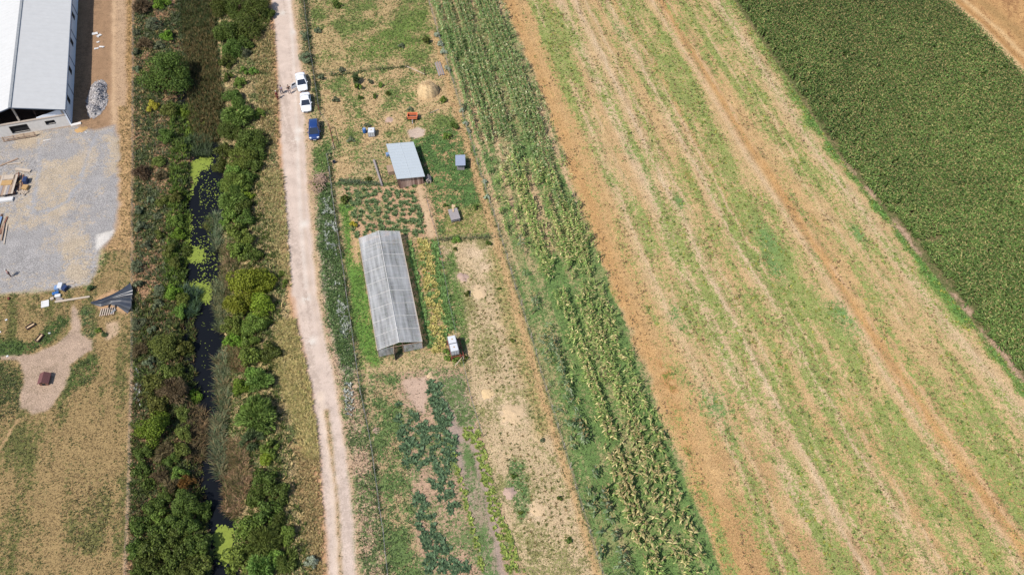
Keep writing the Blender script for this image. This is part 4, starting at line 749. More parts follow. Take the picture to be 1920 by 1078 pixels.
# ------------------------------------------------------------------ materials of built things
M_ = dict(
    roof=plain("barn_roof_sheet", (.415, .41, .40), .5, 0, .05, 1.0), ridge=plain("ridge_cap_grey", S(170, 172, 174), .5), gutter=plain("gutter_blue_grey", S(96, 108, 128), .5),
    plaster=plain("barn_plaster", (.5, .47, .44), .9, 0, .10, 2), sidewall=plain("barn_side_panels", (.55, .58, .64), .8, 0, .08, 1.5), dark=plain("dark_opening", (.012, .011, .012), .9), frame=plain("window_frame_dark", (.03, .028, .028), .6),
    concrete=plain("concrete_beam", S(206, 192, 180), .9, 0, .12, 3), wood=plain("weathered_wood", S(186, 158, 136), .85, 0, .25, 5, .2, (1, 1, 1)), redwood=plain("reddish_planks", S(150, 106, 88), .85, 0, .3, 5), palewood=plain("pale_boards", S(214, 196, 176), .85, 0, .15, 5), tan=plain("tan_board", S(206, 166, 112), .8, 0, .12, 4), greywood=plain("grey_timber", S(172, 164, 164), .85, 0, .2, 5), darkwood=plain("dark_timber", S(108, 82, 72), .85, 0, .3, 6),
    white=plain("white_sheet", S(240, 238, 236), .6, 0, .06, 3), whitepl=plain("white_plastic", S(236, 238, 242), .4, 0, .05, 4), blue=plain("blue_plastic", S(60, 116, 186), .4, 0, .1, 4), darkblue=plain("navy_plastic", S(52, 70, 112), .45, 0, .15, 4), paleblue=plain("pale_blue_plastic", S(140, 170, 212), .45, 0, .15, 4), orange=plain("orange_paint", S(252, 142, 96), .45, 0, .08, 4), rubber=plain("black_rubber", (.014, .014, .015), .8), steel=plain("galvanised_steel", (.42, .44, .46), .4, .7, .12, 5), redsteel=plain("red_oxide_steel", S(140, 72, 60), .6, 0, .2, 5), tarp=plain("black_tarp", S(54, 58, 68), .38, 0, .25, 2, .6), tinroof=plain("shed_tin_roof", S(224, 232, 236), .42, .1, .06, 1.6, .4, (.6, 5, 1)), hutchroof=plain("hutch_tin_roof", S(182, 192, 214), .4, .2, .06, 2), kennelred=plain("kennel_red_roof", S(128, 84, 82), .7, 0, .2, 6), grey=plain("grey_cloth", S(170, 160, 156), .9, 0, .15, 4), bucket=plain("dark_bucket", S(58, 66, 84), .5), brush=plain("dead_branches", S(196, 164, 142), .9, 0, .3, 4),
    hay=plain("hay", S(240, 208, 160), 1, 0, .26, 9, .1, None, .9), straw=plain("straw_pale", S(232, 202, 162), 1, 0, .2, 9, .1, None, .8), greyheap=plain("weathered_hay", S(206, 176, 158), 1, 0, .2, 8, .1, None, .8), stone=plain("crushed_stone", S(206, 200, 196), .95, 0, .32, 7, .2, None, .8), rods=plain("wire_grey", (.25, .25, .25), .5, .5), postw=plain("fence_post_wood", S(200, 186, 170), .85, 0, .2, 6), postd=plain("fence_post_dark", S(150, 132, 112), .85, 0, .25, 6))
def paint_mat(name, col, rough=.25, coat=.5):
    m, n, b = node_mat(name); b.inputs["Base Color"].default_value = (*col, 1); b.inputs["Roughness"].default_value = rough; b.inputs["Coat Weight"].default_value = coat; b.inputs["Coat Roughness"].default_value = .05
    f = noise_n(n, 3, 4, .6, nd(n, "ShaderNodeTexCoord").outputs["Object"]); n.links.new(math_n(n, 'MULTIPLY_ADD', f, .25, rough-.1), b.inputs["Roughness"]); return m
M_["carwhite"] = paint_mat("white_car_paint", (.62, .63, .65)); M_["carblue"] = paint_mat("dark_blue_car_paint", (.009, .03, .12), .16, .8)
M_["glass"] = paint_mat("car_glass", (.012, .018, .03), .12, .3); M_["lamp"] = paint_mat("headlight_glass", (.55, .58, .6), .1); M_["rim"] = plain("wheel_rim", (.4, .4, .42), .35, .8)
def film():
    m, n, b = node_mat("greenhouse_film"); geo = nd(n, "ShaderNodeTexCoord").outputs["Object"]
    mp = nd(n, "ShaderNodeMapping"); mp.inputs["Scale"].default_value = (1.9, .14, .6); n.links.new(geo, mp.inputs[0])
    mp2 = nd(n, "ShaderNodeMapping"); mp2.inputs["Scale"].default_value = (.25, 5, 1); n.links.new(geo, mp2.inputs[0])
    f = noise_n(n, 1.0, 4, .6, mp.outputs[0]); f2 = noise_n(n, 1.6, 3, .6, mp2.outputs[0])
    b.inputs["Base Color"].default_value = (.56, .555, .56, 1); b.inputs["Roughness"].default_value = .3
    tr = nd(n, "ShaderNodeBsdfTransparent"); tr.inputs[0].default_value = (.9, .9, .92, 1); tl = nd(n, "ShaderNodeBsdfTranslucent"); tl.inputs[0].default_value = (.62, .62, .62, 1)
    m1 = nd(n, "ShaderNodeMixShader"); m1.inputs[0].default_value = .3; n.links.new(b.outputs[0], m1.inputs[1]); n.links.new(tl.outputs[0], m1.inputs[2])
    m2 = nd(n, "ShaderNodeMixShader"); n.links.new(m1.outputs[0], m2.inputs[1]); n.links.new(tr.outputs[0], m2.inputs[2])
    n.links.new(math_n(n, 'ADD', math_n(n, 'MULTIPLY_ADD', f, 1.3, -.18), math_n(n, 'MULTIPLY_ADD', f2, .45, -.225), clamp=True), m2.inputs[0]); n.links.new(m2.outputs[0], n.nodes["Material Output"].inputs[0]); return m
M_["film"] = film()
def mat_stripes(name, c1, c2, scale, axis=0):
    m, n, b = node_mat(name); tc = nd(n, "ShaderNodeTexCoord").outputs["Object"]; s_ = nd(n, "ShaderNodeSeparateXYZ"); n.links.new(tc, s_.inputs[0])
    f = math_n(n, 'FRACT', math_n(n, 'MULTIPLY', s_.outputs[axis], scale)); wn = nd(n, "ShaderNodeTexWhiteNoise", noise_dimensions='1D'); n.links.new(math_n(n, 'FLOOR', math_n(n, 'MULTIPLY', s_.outputs[axis], scale)), wn.inputs["W"])
    mx = nd(n, "ShaderNodeMix", data_type='RGBA'); n.links.new(wn.outputs["Value"], mx.inputs[0]); mx.inputs[6].default_value = (*c1, 1); mx.inputs[7].default_value = (*c2, 1)
    gap = math_n(n, 'GREATER_THAN', f, .1); vm = nd(n, "ShaderNodeVectorMath", operation='SCALE'); n.links.new(mx.outputs[2], vm.inputs[0]); n.links.new(math_n(n, 'MULTIPLY_ADD', gap, .75, .25), vm.inputs["Scale"]); n.links.new(vm.outputs[0], b.inputs["Base Color"]); return m
M_["slabs"] = mat_stripes("vertical_slab_boards", S(236, 200, 180), S(136, 96, 82), 4.2)

# ------------------------------------------------------------------ barn
AZ = atan2(.2525, .9676)
bc = at(135, 235); barn = thing("barn", "long white roofed barn with an open gable above its low plastered front wall", "barn", (bc.x, bc.y, 0), AZ)
BW, BL, WH, RZ_ = 14.4, 60.0, 3.6, 5.85
m = MB()
m.box((-.12, BL/2, WH/2), (.24, BL, WH)); m.box((-BW+.12, BL/2, WH/2), (.24, BL, WH)); m.box((-BW/2, BL-.12, WH/2), (BW-.5, .24, WH))
m.build("side_wall", M_["sidewall"], barn)
m = MB()                                                                  # front wall with two openings
def wall_x(m, x0, x1, z0, z1, holes, y0, th):
    xs = sorted({x0, x1, *[h[0] for h in holes], *[h[1] for h in holes]}); zs = sorted({z0, z1, *[h[2] for h in holes], *[h[3] for h in holes]})
    for a, b in zip(xs[:-1], xs[1:]):
        for c, d in zip(zs[:-1], zs[1:]):
            if any(h[0] <= a and b <= h[1] and h[2] <= c and d <= h[3] for h in holes): continue
            m.box(((a+b)/2, y0, (c+d)/2), (b-a, th, d-c))
HO = [(-9.1, -6.4, .35, 1.75), (-3.6, -2.2, .95, 1.65)]
wall_x(m, -BW+.24, -.243, 0, 2.2, HO, .12, .24); m.build("front_wall", M_["plaster"], barn)
m = MB(); m.box((-BW/2, .12, 2.28), (BW-.5, .34, .15)); m.box((-.4, .12, 2.95), (.3, .24, 1.2)); m.box((-BW+.4, .12, 2.95), (.3, .24, 1.2)); m.box((-7.2, .3, 3.9), (.28, .24, 3.3)); m.build("concrete_frame", M_["concrete"], barn)
m = MB(); m.add([(-4.6, .2, 2.36), (-.56, .2, 2.36), (-.56, .2, 3.45), (-4.6, .2, 2.5), (-4.6, .3, 2.36), (-.56, .3, 2.36), (-.56, .3, 3.45), (-4.6, .3, 2.5)], [(0, 1, 2, 3), (7, 6, 5, 4), (0, 4, 5, 1), (1, 5, 6, 2), (2, 6, 7, 3), (3, 7, 4, 0)]); m.build("gable_sheet", M_["sidewall"], barn)
for h in HO:
    m = MB(); x0, x1, z0, z1 = h
    for a, b in (((x0, z0), (x1, z0)), ((x0, z1), (x1, z1)), ((x0, z0), (x0, z1)), ((x1, z0), (x1, z1))): m.bar((a[0], .02, a[1]), (b[0], .02, b[1]), .1, .08)
    f = m.build("window", M_["frame"], barn); m = MB(); m.box(((x0+x1)/2, .2, (z0+z1)/2), (x1-x0-.02, .03, z1-z0-.02)); m.build("pane", M_["dark"], f)
m = MB(); m.box((-BW/2, BL/2, .05), (BW-.6, BL-.6, .06)); m.build("floor", plain("barn_floor", S(120, 100, 88), .95), barn)
for k in range(8):
    y = 4.3+7.7*k; m = MB(); m.box((.015, y, 1.75), (.05, 1.2, 1.15)); f = m.build("window", M_["frame"], barn); m = MB(); m.box((.045, y, 1.75), (.02, 1.05, 1.0)); m.build("pane", M_["dark"], f)
m = MB()
for k in range(9): m.box((.02, .1+7.7*k*.97, WH/2), (.09, .12, WH))
m.build("wall_rib", M_["gutter"], barn)
for s_ in (1, -1):                                                         # two roof slopes, thin corrugated sheets
    m = MB(); xe = .36 if s_ == 1 else -BW-.36; xr = -BW/2; n = 60
    for z in (0, -.06): m.add([(xe, -.45, 3.7+z), (xr, -.45, RZ_+z), (xr, BL+.4, RZ_+z), (xe, BL+.4, 3.7+z)], [(0, 1, 2, 3)])
    m.f[-1] = m.f[-1][::-1]; m.f += [(0, 4, 5, 1), (1, 5, 6, 2), (2, 6, 7, 3), (3, 7, 4, 0)]
    ro = m.build("roof", M_["roof"], barn)
    rb_ = MB()
    for k in range(62):
        y = -.4+k*.985; rb_.bar((xe+(-.02 if s_ == 1 else .02), y, 3.706), (xr-s_*-.16, y, RZ_-.16*.29), .05, .024)
    rb_.build("seam", M_["roof"], ro)
m = MB(); m.bar((-BW/2, -.5, RZ_+.03), (-BW/2, BL+.45, RZ_+.03), .42, .09); m.build("ridge_cap", M_["ridge"], barn)
m = MB(); m.bar((.43, -.45, 3.6), (.43, BL+.4, 3.6), .15, .16); m.build("gutter", M_["gutter"], barn)
m = MB()
for s_ in (1, -1): m.bar((-BW/2, -.48, RZ_-.09), (.36 if s_ == 1 else -BW-.36, -.48, 3.61), .06, .14)
m.build("fascia", M_["gutter"], barn)
m = MB()
for i, x in enumerate((-4.9, -8, -11)): m.cyl((x, 1.5+i, 0), (x, 1.5+i, 3), .12, .12, 8)
m.build("pillar", M_["darkwood"], barn)
def bl(x, y, z=0): return Vector((bc.x+x*cos(AZ)-y*sin(AZ), bc.y+x*sin(AZ)+y*cos(AZ), z))
p = bl(-8.0, -1.25); t_ = thing("rail_fence_panel", "weathered wooden rail panel standing before the barn's big opening", "fence", (p.x, p.y, 0), AZ)
for k in range(4): m = MB(); m.box((-2.4+1.6*k, 0, .4), (.12, .12, 1.05), 0, -.15); m.build("post", M_["wood"], t_)
for k in range(3): m = MB(); m.bar((-2.6, -.09+.05*k, .2+.3*k), (2.6, -.09+.05*k, .24+.3*k), .14, .05); m.build("rail", M_["wood"], t_)
def flat_board(name, label, cat, px, py, L, W, H, rz, mat, z=0, tilt=0, group=None, bevel=0):
    p = at(px, py); m = MB(); m.box((0, 0, 0), (L, W, H)); o = m.build(name, mat, None, loc=(p.x, p.y, p.z+z+H/2), rz=rz, bevel=bevel); o.rotation_euler.x = tilt; return tag(o, label, cat, group)
flat_board("concrete_slab", "white concrete slab lying at the barn's front corner", "slab", 143, 234, 1.6, .5, .2, .35, M_["plaster"], bevel=.03)

# ------------------------------------------------------------------ heaps
def heap(name, label, cat, px, py, rx, ry, h, mat, rz=0, seed=0, bumps=0, pw=1.4, group=None, rough=.12, top=.0):
    r = np.random.default_rng(seed); nr, ns = 22, 56; V = [(0, 0, h)]; F = []
    for i in range(1, nr+1):
        for j in range(ns):
            a = 2*pi*j/ns; q = i/nr; x, y = q*cos(a), q*sin(a); z = max(0, (1-q**2))**(pw*.5) if pw < 1.3 else max(0, 1-q**pw)
            if bumps: z = max(z*.55, *[max(0, .95-((x-bx)**2+((y-by)*ry/rx*1.0)**2)**.5/.5) if False else max(0, 1-(((x-bx)*1.0)**2+((y-by)*(ry/rx))**2)*2.2) for bx, by in bumps])*(1 if q < .8 else max(0, (1-q)/.2))
            w_ = (float(fbm(np.array([x*rx+seed]), np.array([y*ry]), .9, seed+5, 4)[0])-.5)*2; z2 = z*h*(1+w_*rough*2) if z > 0 else 0
            e = 1+(float(fbm(np.array([cos(a)*2+seed]), np.array([sin(a)*2]), 1.0, seed+9, 3)[0])-.5)*(.5 if h > 1 else 1.1)*q
            V.append((x*rx*e, y*ry*e, z2-.06*(q > .97)))
    for j in range(ns): F.append((0, 1+j, 1+(j+1) % ns))
    for i in range(nr-1):
        for j in range(ns): a = 1+i*ns; F.append((a+j, a+ns+j, a+ns+(j+1) % ns, a+(j+1) % ns))
    m = MB(); m.add(V, F); p = at(px, py); return tag(m.build(name, mat, None, True, loc=(p.x, p.y, p.z-.02), rz=rz), label, cat, group)
hs = at(803, 172); hst = heap("haystack", "big rounded haystack on trampled straw in the garden", "haystack", 803, 174, 1.8, 1.75, 2.0, M_["hay"], 0, 3, 0, 3.6, None, .05)
HG = "flattened hay heaps in the garden plots"
for px, py, rx, ry, h, mt, lb_ in ((868, 520, .85, .8, .5, "greyheap", "greyish hay heap at the top of the east plot"), (901, 546, 1.2, 1.0, .32, "straw", "pale straw heap right of the greyish hay heap"), (914, 738, .95, .85, .4, "hay", "small round hay heap beside the dividing fence"), (960, 776, 1.6, 1.6, .4, "straw", "largest flattened straw heap in the east plot"), (957, 924, .8, .9, .5, "greyheap", "pinkish hay heap at the edge of the squash row"), (1008, 955, 1.05, 1.15, .36, "straw", "lowest pale straw heap near the corn fence"), (707, 806, .8, .6, .12, "greyheap", "flat bare ash heap between fence and kale bed"), (806, 704, .6, .5, .25, "straw", "small straw heap at the top of the kale bed"), (730, 225, .85, .7, .45, "greyheap", "low grey brown heap between tank and orange trailer")):
    heap("hay_heap" if "ash" not in lb_ else "ash_heap", lb_, "heap", px, py, rx, ry, h*.45, M_[mt], px*.1, int(px) % 40, 0, 1.5, HG, .3)
heap("straw_heap", "yellow straw heap at the barn's front corner", "heap", 153, 243, 1.0, .7, .25, M_["tan"], .2, 9, 0, 1.6)
gp = heap("crushed_stone_heap", "long grey heap of crushed stone beside the barn", "heap", 182, 186, 1.85, 5.0, 1.25, M_["stone"], AZ*.55, 12, [(-.1, -.62), (.08, -.12), (-.08, .5), (.0, .2)], 1.4, None, .10)
# loose stones on the heap are part of it
m = MB(); rs = random.Random(4)
for k in range(1500):
    a = rs.random()*6.28; q = rs.random()**.5*.97; x, y = q*cos(a)*1.7, q*sin(a)*4.9
    V = gp.data.vertices; 
    j = int(a/(2*pi)*56) % 56; i = min(22, max(1, round(q*22))); z = V[1+(i-1)*56+j].co.z; c0 = V[1+(i-1)*56+j].co
    s_ = rs.uniform(.06, .17); m.box((c0.x+rs.uniform(-.1, .1), c0.y+rs.uniform(-.15, .15), z+s_*.2), (s_*1.3, s_, s_*.8), rs.random()*3, rs.random(), rs.random())
sm = leaf_material("loose_stone", False, tuple(S(214, 208, 206)), .4, 0); m.build("loose_stones", sm, gp)["kind"] = "stuff"

# ------------------------------------------------------------------ yard clutter
for i, (px, py, L, W, rz, lb_) in enumerate(((178, 64, .9, .5, .3, "torn white sheet at the top of the lane litter"), (186, 68, .8, .5, 1.0, "crumpled white scrap right of the torn sheet"), (184, 80, .45, .3, .2, "tiny white scrap between the lane litter sheets"), (181, 92, .7, .35, .4, "white board bits lowest on the brown lane"), (191, 89, .8, .35, -.2, "white slat scrap near the crushed stone heap"))):
    p = at(px, py); m = MB(); n = 5
    g = [[(L*(u-.5)*(1+.25*rs.random()), W*(v-.5)*(1+.3*rs.random()), .06+.1*rs.random()) for u in np.linspace(0, 1, n)] for v in np.linspace(0, 1, n)]
    vs = [q for r_ in g for q in r_]; vs += [(x, y, z-.02) for x, y, z in vs]; fs = []
    for a in range(n-1):
        for b in range(n-1): k = a*n+b; fs += [(k, k+1, k+n+1, k+n), (k+25, k+n+25, k+n+26, k+26)]
    m.add(vs, fs); tag(m.build("scrap_sheet", M_["white"], None, loc=(p.x, p.y, p.z), rz=rz), lb_, "litter", "white scraps on the brown lane")
flat_board("white_stick", "short white stick lying on gravel below the barn wall", "stick", 88, 263, 1.2, .14, .05, .3, M_["white"])
flat_board("white_offcut", "small white offcut on gravel near the straw heap", "offcut", 161, 249, .5, .12, .05, -.7, M_["white"])
# lumber stack
p = at(13, 352); st = thing("lumber_stack", "big stack of weathered planks at the left edge of the gravel yard", "lumber", (p.x, p.y, p.z), .12)
for k in range(9):
    m = MB(); m.box((-1.5+.36*k, rs.uniform(-.15, .15), .62+rs.uniform(-.02, .02)), (.33, 4.1+rs.uniform(-.3, .2), .07)); m.build("plank", M_[("greywood", "wood", "palewood")[k % 3]], st)
for k in range(3): m = MB(); m.box((0, -1.6+1.6*k, .29), (3.4, .2, .58)); m.build("bearer", M_["darkwood"], st)
sx, sy = p.x, p.y
def on_stack(name, label, cat, x, y, z, d, rz, mat):
    q = Matrix.Rotation(.12, 3, 'Z') @ Vector((x, y, 0)); m = MB(); m.box((0, 0, d[2]/2), d)
    return tag(m.build(name, mat, None, loc=(sx+q.x, sy+q.y, p.z+z), rz=rz), label, cat)
on_stack("tan_panel", "tan wooden panel resting on the lumber stack", "panel", .2, .35, .66, (1.6, 1.0, .1), .1, M_["tan"])
on_stack("board_bundle", "pale board bundle at the upper end of the lumber stack", "boards", .3, 1.5, .66, (1.5, .9, .12), .15, M_["palewood"])
on_stack("white_roof_sheets", "bundle of white sheets along the foot of the lumber stack", "sheets", -.4, -2.75, .0, (3.9, .75, .3), .16, M_["white"])
def loose(i, px0, py0, px1, py1, w_, h_, z, mt, label):
    a, b = at(px0, py0), at(px1, py1); m = MB(); c = (a+b)/2; m.bar(a-c, b-c, w_, h_); tag(m.build("loose_plank", M_[mt], None, loc=(c.x, c.y, max(a.z, b.z)+z+h_/2)), label, "plank", "loose planks around the lumber")
for i, (q, w_, z, mt, lb_) in enumerate((((31, 326, 29, 356), .2, .02, "redwood", "reddish plank closest to the lumber stack's side"), ((35, 324, 34, 358), .18, .02, "redwood", "reddish plank second from the lumber stack"), ((39, 326, 38, 357), .2, .02, "wood", "weathered plank third from the lumber stack"), ((44, 328, 42, 350), .16, .02, "redwood", "short reddish plank beside the blue box"), ((27, 352, 41, 340), .22, .12, "tan", "brown board crossing the loose planks"), ((0, 312, 34, 298), .25, .02, "wood", "long weathered plank above the lumber stack"), ((14, 309, 40, 306), .22, .04, "palewood", "pale plank above the lumber stack pointing right"), ((30, 318, 58, 322), .5, .1, "palewood", "pale pallet boards sticking out right of the stack"), ((0, 440, 14, 407), .25, .02, "redwood", "long reddish plank leaning across the lower pile"), ((3, 452, 9, 420), .2, .1, "wood", "weathered plank in the middle of the lower pile"), ((8, 458, 14, 422), .16, .02, "palewood", "pale slat at the lower pile's right edge"), ((-4, 440, 4, 402), .3, .02, "darkwood", "dark plank at the lower pile's left edge"), ((-2, 425, 3, 408), .35, .12, "paleblue", "pale green blue board in the lower pile"))):
    loose(i, *q, w_, .09, z, mt, lb_)
flat_board("blue_box", "dark blue plastic box right of the loose planks", "box", 50, 342, .62, 1.0, .8, .1, M_["darkblue"], bevel=.05)
flat_board("brown_chest", "brown wooden chest below the dark blue box", "chest", 49, 354, .85, .85, .5, -.1, M_["tan"], bevel=.03)
p = at(44, 362); m = MB()
for k in range(16): a = rs.random()*6.28; m.bar((rs.uniform(-.8, .8), rs.uniform(-.5, .5), .06), (rs.uniform(-.8, .8)+.3*cos(a), rs.uniform(-.5, .5)+.3*sin(a), .22), .1, .06)
tag(m.build("offcut_pile", M_["palewood"], None, loc=p), "scatter of pale offcuts at the lumber stack's lower corner", "offcuts")
# rubbish by the tarpaulin
p = at(112, 545); t_ = thing("rubbish_heap", "heap of blue and white rubbish at the gravel's lower edge", "rubbish", p, 0)
for nm, x, y, d, rz, mt in (("blue_tub", -.4, .3, (.6, .7, .5), .1, "paleblue"), ("blue_sack", -.35, -.55, (.9, .45, .3), .4, "blue"), ("white_lid", .05, .55, (.65, .95, .62), .05, "whitepl"), ("dark_bin", .75, .25, (.6, .8, .55), -.4, "darkblue"), ("white_bag", .1, -1.0, (.8, .5, .3), .2, "white"), ("grey_bag", .5, -1.6, (.9, .5, .25), -.2, "grey"), ("crate", -.55, -1.5, (.5, .45, .3), .5, "palewood")):
    m = MB(); m.box((x, y, d[2]/2), d, rz); m.build(nm, M_[mt], t_, bevel=.06)
flat_board("white_board", "square white board lying in dry grass left of the log", "board", 85, 570, 1.05, 1.15, .12, .3, M_["white"], bevel=.02)
flat_board("pale_plank", "pale plank above the rubbish heap at gravel edge", "plank", 132, 532, 1.2, .22, .1, .25, M_["palewood"])
a, b = at(104, 567), at(169, 557); m = MB(); c = (a+b)/2; m.cyl(a-c, b-c, .17, .14, 8); tag(m.build("log", M_["palewood"], None, loc=(c.x, c.y, c.z+.13)), "long barked log between white board and black tarpaulin", "log")
# black tarpaulin, pulled up to two peaks
up = [(170, 566), (190, 560), (212, 551), (230, 541), (244, 530)]; lo = [(170, 569), (188, 575), (206, 571), (222, 575), (239, 588)]
ns, nt_ = 40, 26; VV = []; base = at(208, 566)
def ip(c, s_): xs = np.linspace(0, 1, len(c)); return np.interp(s_, xs, [q[0] for q in c]), np.interp(s_, xs, [q[1] for q in c])
for i in range(ns):
    s_ = i/(ns-1); ux, uy = ip(up, s_); lx, ly = ip(lo, s_)
    for j in range(nt_):
        t = j/(nt_-1); px = ux+(lx-ux)*t+7*s_**3*sin(pi*t)*(1+.25*sin(9*t)); py = uy+(ly-uy)*t
        z = .04+(.15+.75*s_**1.5)*(max(0, sin(pi*t)))**.8*(.7+.3*sin(3*pi*t+1))+.13*s_*sin(t*21+s_*3)+.5*s_**4*(1-t)**3+.05*sin(s_*9)
        g = G(px, py, max(z, .03)); VV.append((g.x-base.x, g.y-base.y, max(z, .03)))
top_n = len(VV); VV += [(x, y, z-.02) for x, y, z in VV]; FF = []
for i in range(ns-1):
    for j in range(nt_-1): k = i*nt_+j; FF += [(k, k+nt_, k+nt_+1, k+1), (k+top_n, k+1+top_n, k+nt_+1+top_n, k+nt_+top_n)]
m = MB(); m.add(VV, FF); tag(m.build("tarpaulin", M_["tarp"], None, True, loc=base), "black tarpaulin draped in folds over bare soil by the canal", "tarpaulin")
p = at(202, 585); t_ = thing("pallet", "pale slatted pallet on the soil below the black tarpaulin", "pallet", p, .18)
for k in range(7): m = MB(); m.box((-.9+.3*k, .0, .14), (.14, 1.3, .04), -.12); m.build("slat", M_["palewood"], t_)
for y in (-.5, .5): m = MB(); m.box((0, y, .06), (2.0, .12, .12)); m.build("bearer", M_["redwood"], t_)
m = MB(); R_ = .48; pts = [(R_*cos(2*pi*k/20), R_*sin(2*pi*k/20), .1) for k in range(21)]; m.tube(pts, .1, 7); tag(m.build("tyre", M_["rubber"], None, True, loc=at(211, 575)), "old black tyre beside the slatted pallet", "tyre")
flat_board("wire_roll", "grey rolled netting at the pallet's right end", "netting", 213, 585, .9, .3, .22, 1.0, M_["rods"], bevel=.1)
def trough(px, py, rz, lb_):
    p = at(px, py); t_ = thing("feed_trough", lb_, "trough", p, rz, "feed troughs in the left paddock"); m = MB()
    for y in (-.26, .26): m.box((0, y, .17), (1.2, .06, .34))
    for x in (-.57, .57): m.box((x, 0, .17), (.06, .46, .34))
    m.box((0, 0, .06), (1.08, .46, .06)); m.build("box", M_["darkwood"], t_); m = MB(); m.box((0, 0, .2), (1.06, .24, .1)); m.build("feed", M_["straw"], t_)
trough(58, 613, .75, "long dark feed trough in the grass, upper one"); trough(75, 635, 1.2, "short dark feed trough in the grass, lower one")
p = at(86, 714); kn = thing("dog_kennel", "small brown dog kennel with dark red ridged roof on bare soil", "kennel", p, .08)
m = MB(); m.prism([(-.55, -.7), (.55, -.7), (.55, .7), (-.55, .7)], 0, .62); m.add([(-.55, -.7, .62), (.55, -.7, .62), (0, -.7, 1.0), (-.55, .7, .62), (.55, .7, .62), (0, .7, 1.0)], [(0, 1, 2), (5, 4, 3)]); m.build("body", M_["redwood"], kn)
for s_ in (-1, 1): m = MB(); m.bar((s_*.42, -.85, .79), (s_*.42, .85, .79), .0, .0) if False else m.add([(0, -.82, 1.05), (s_*.74, -.82, .56), (s_*.74, .82, .56), (0, .82, 1.05), (0, -.82, 1.0), (s_*.74, -.82, .51), (s_*.74, .82, .51), (0, .82, 1.0)], [(0, 1, 2, 3), (7, 6, 5, 4), (0, 4, 5, 1), (1, 5, 6, 2), (2, 6, 7, 3)]); m.build("roof", M_["kennelred"], kn)
m = MB(); m.box((0, -.705, .28), (.45, .02, .5)); m.build("doorway", M_["dark"], kn)
for px, py, lb_ in ((12, 600, "white scrap at the paddock's left edge"), (93, 625, "tiny white scrap right of the lower trough"), (14, 668, "white stone at the left end of the bare track"), (0, 623, "white stone cut by the left photo edge")):
    flat_board("white_scrap", lb_, "litter", px, py, .3, .25, .1, .5, M_["white"], bevel=.03)
flat_board("red_can", "red can in the straw left of the white board", "can", 17, 561, .25, .3, .3, .2, M_["redsteel"], bevel=.05)

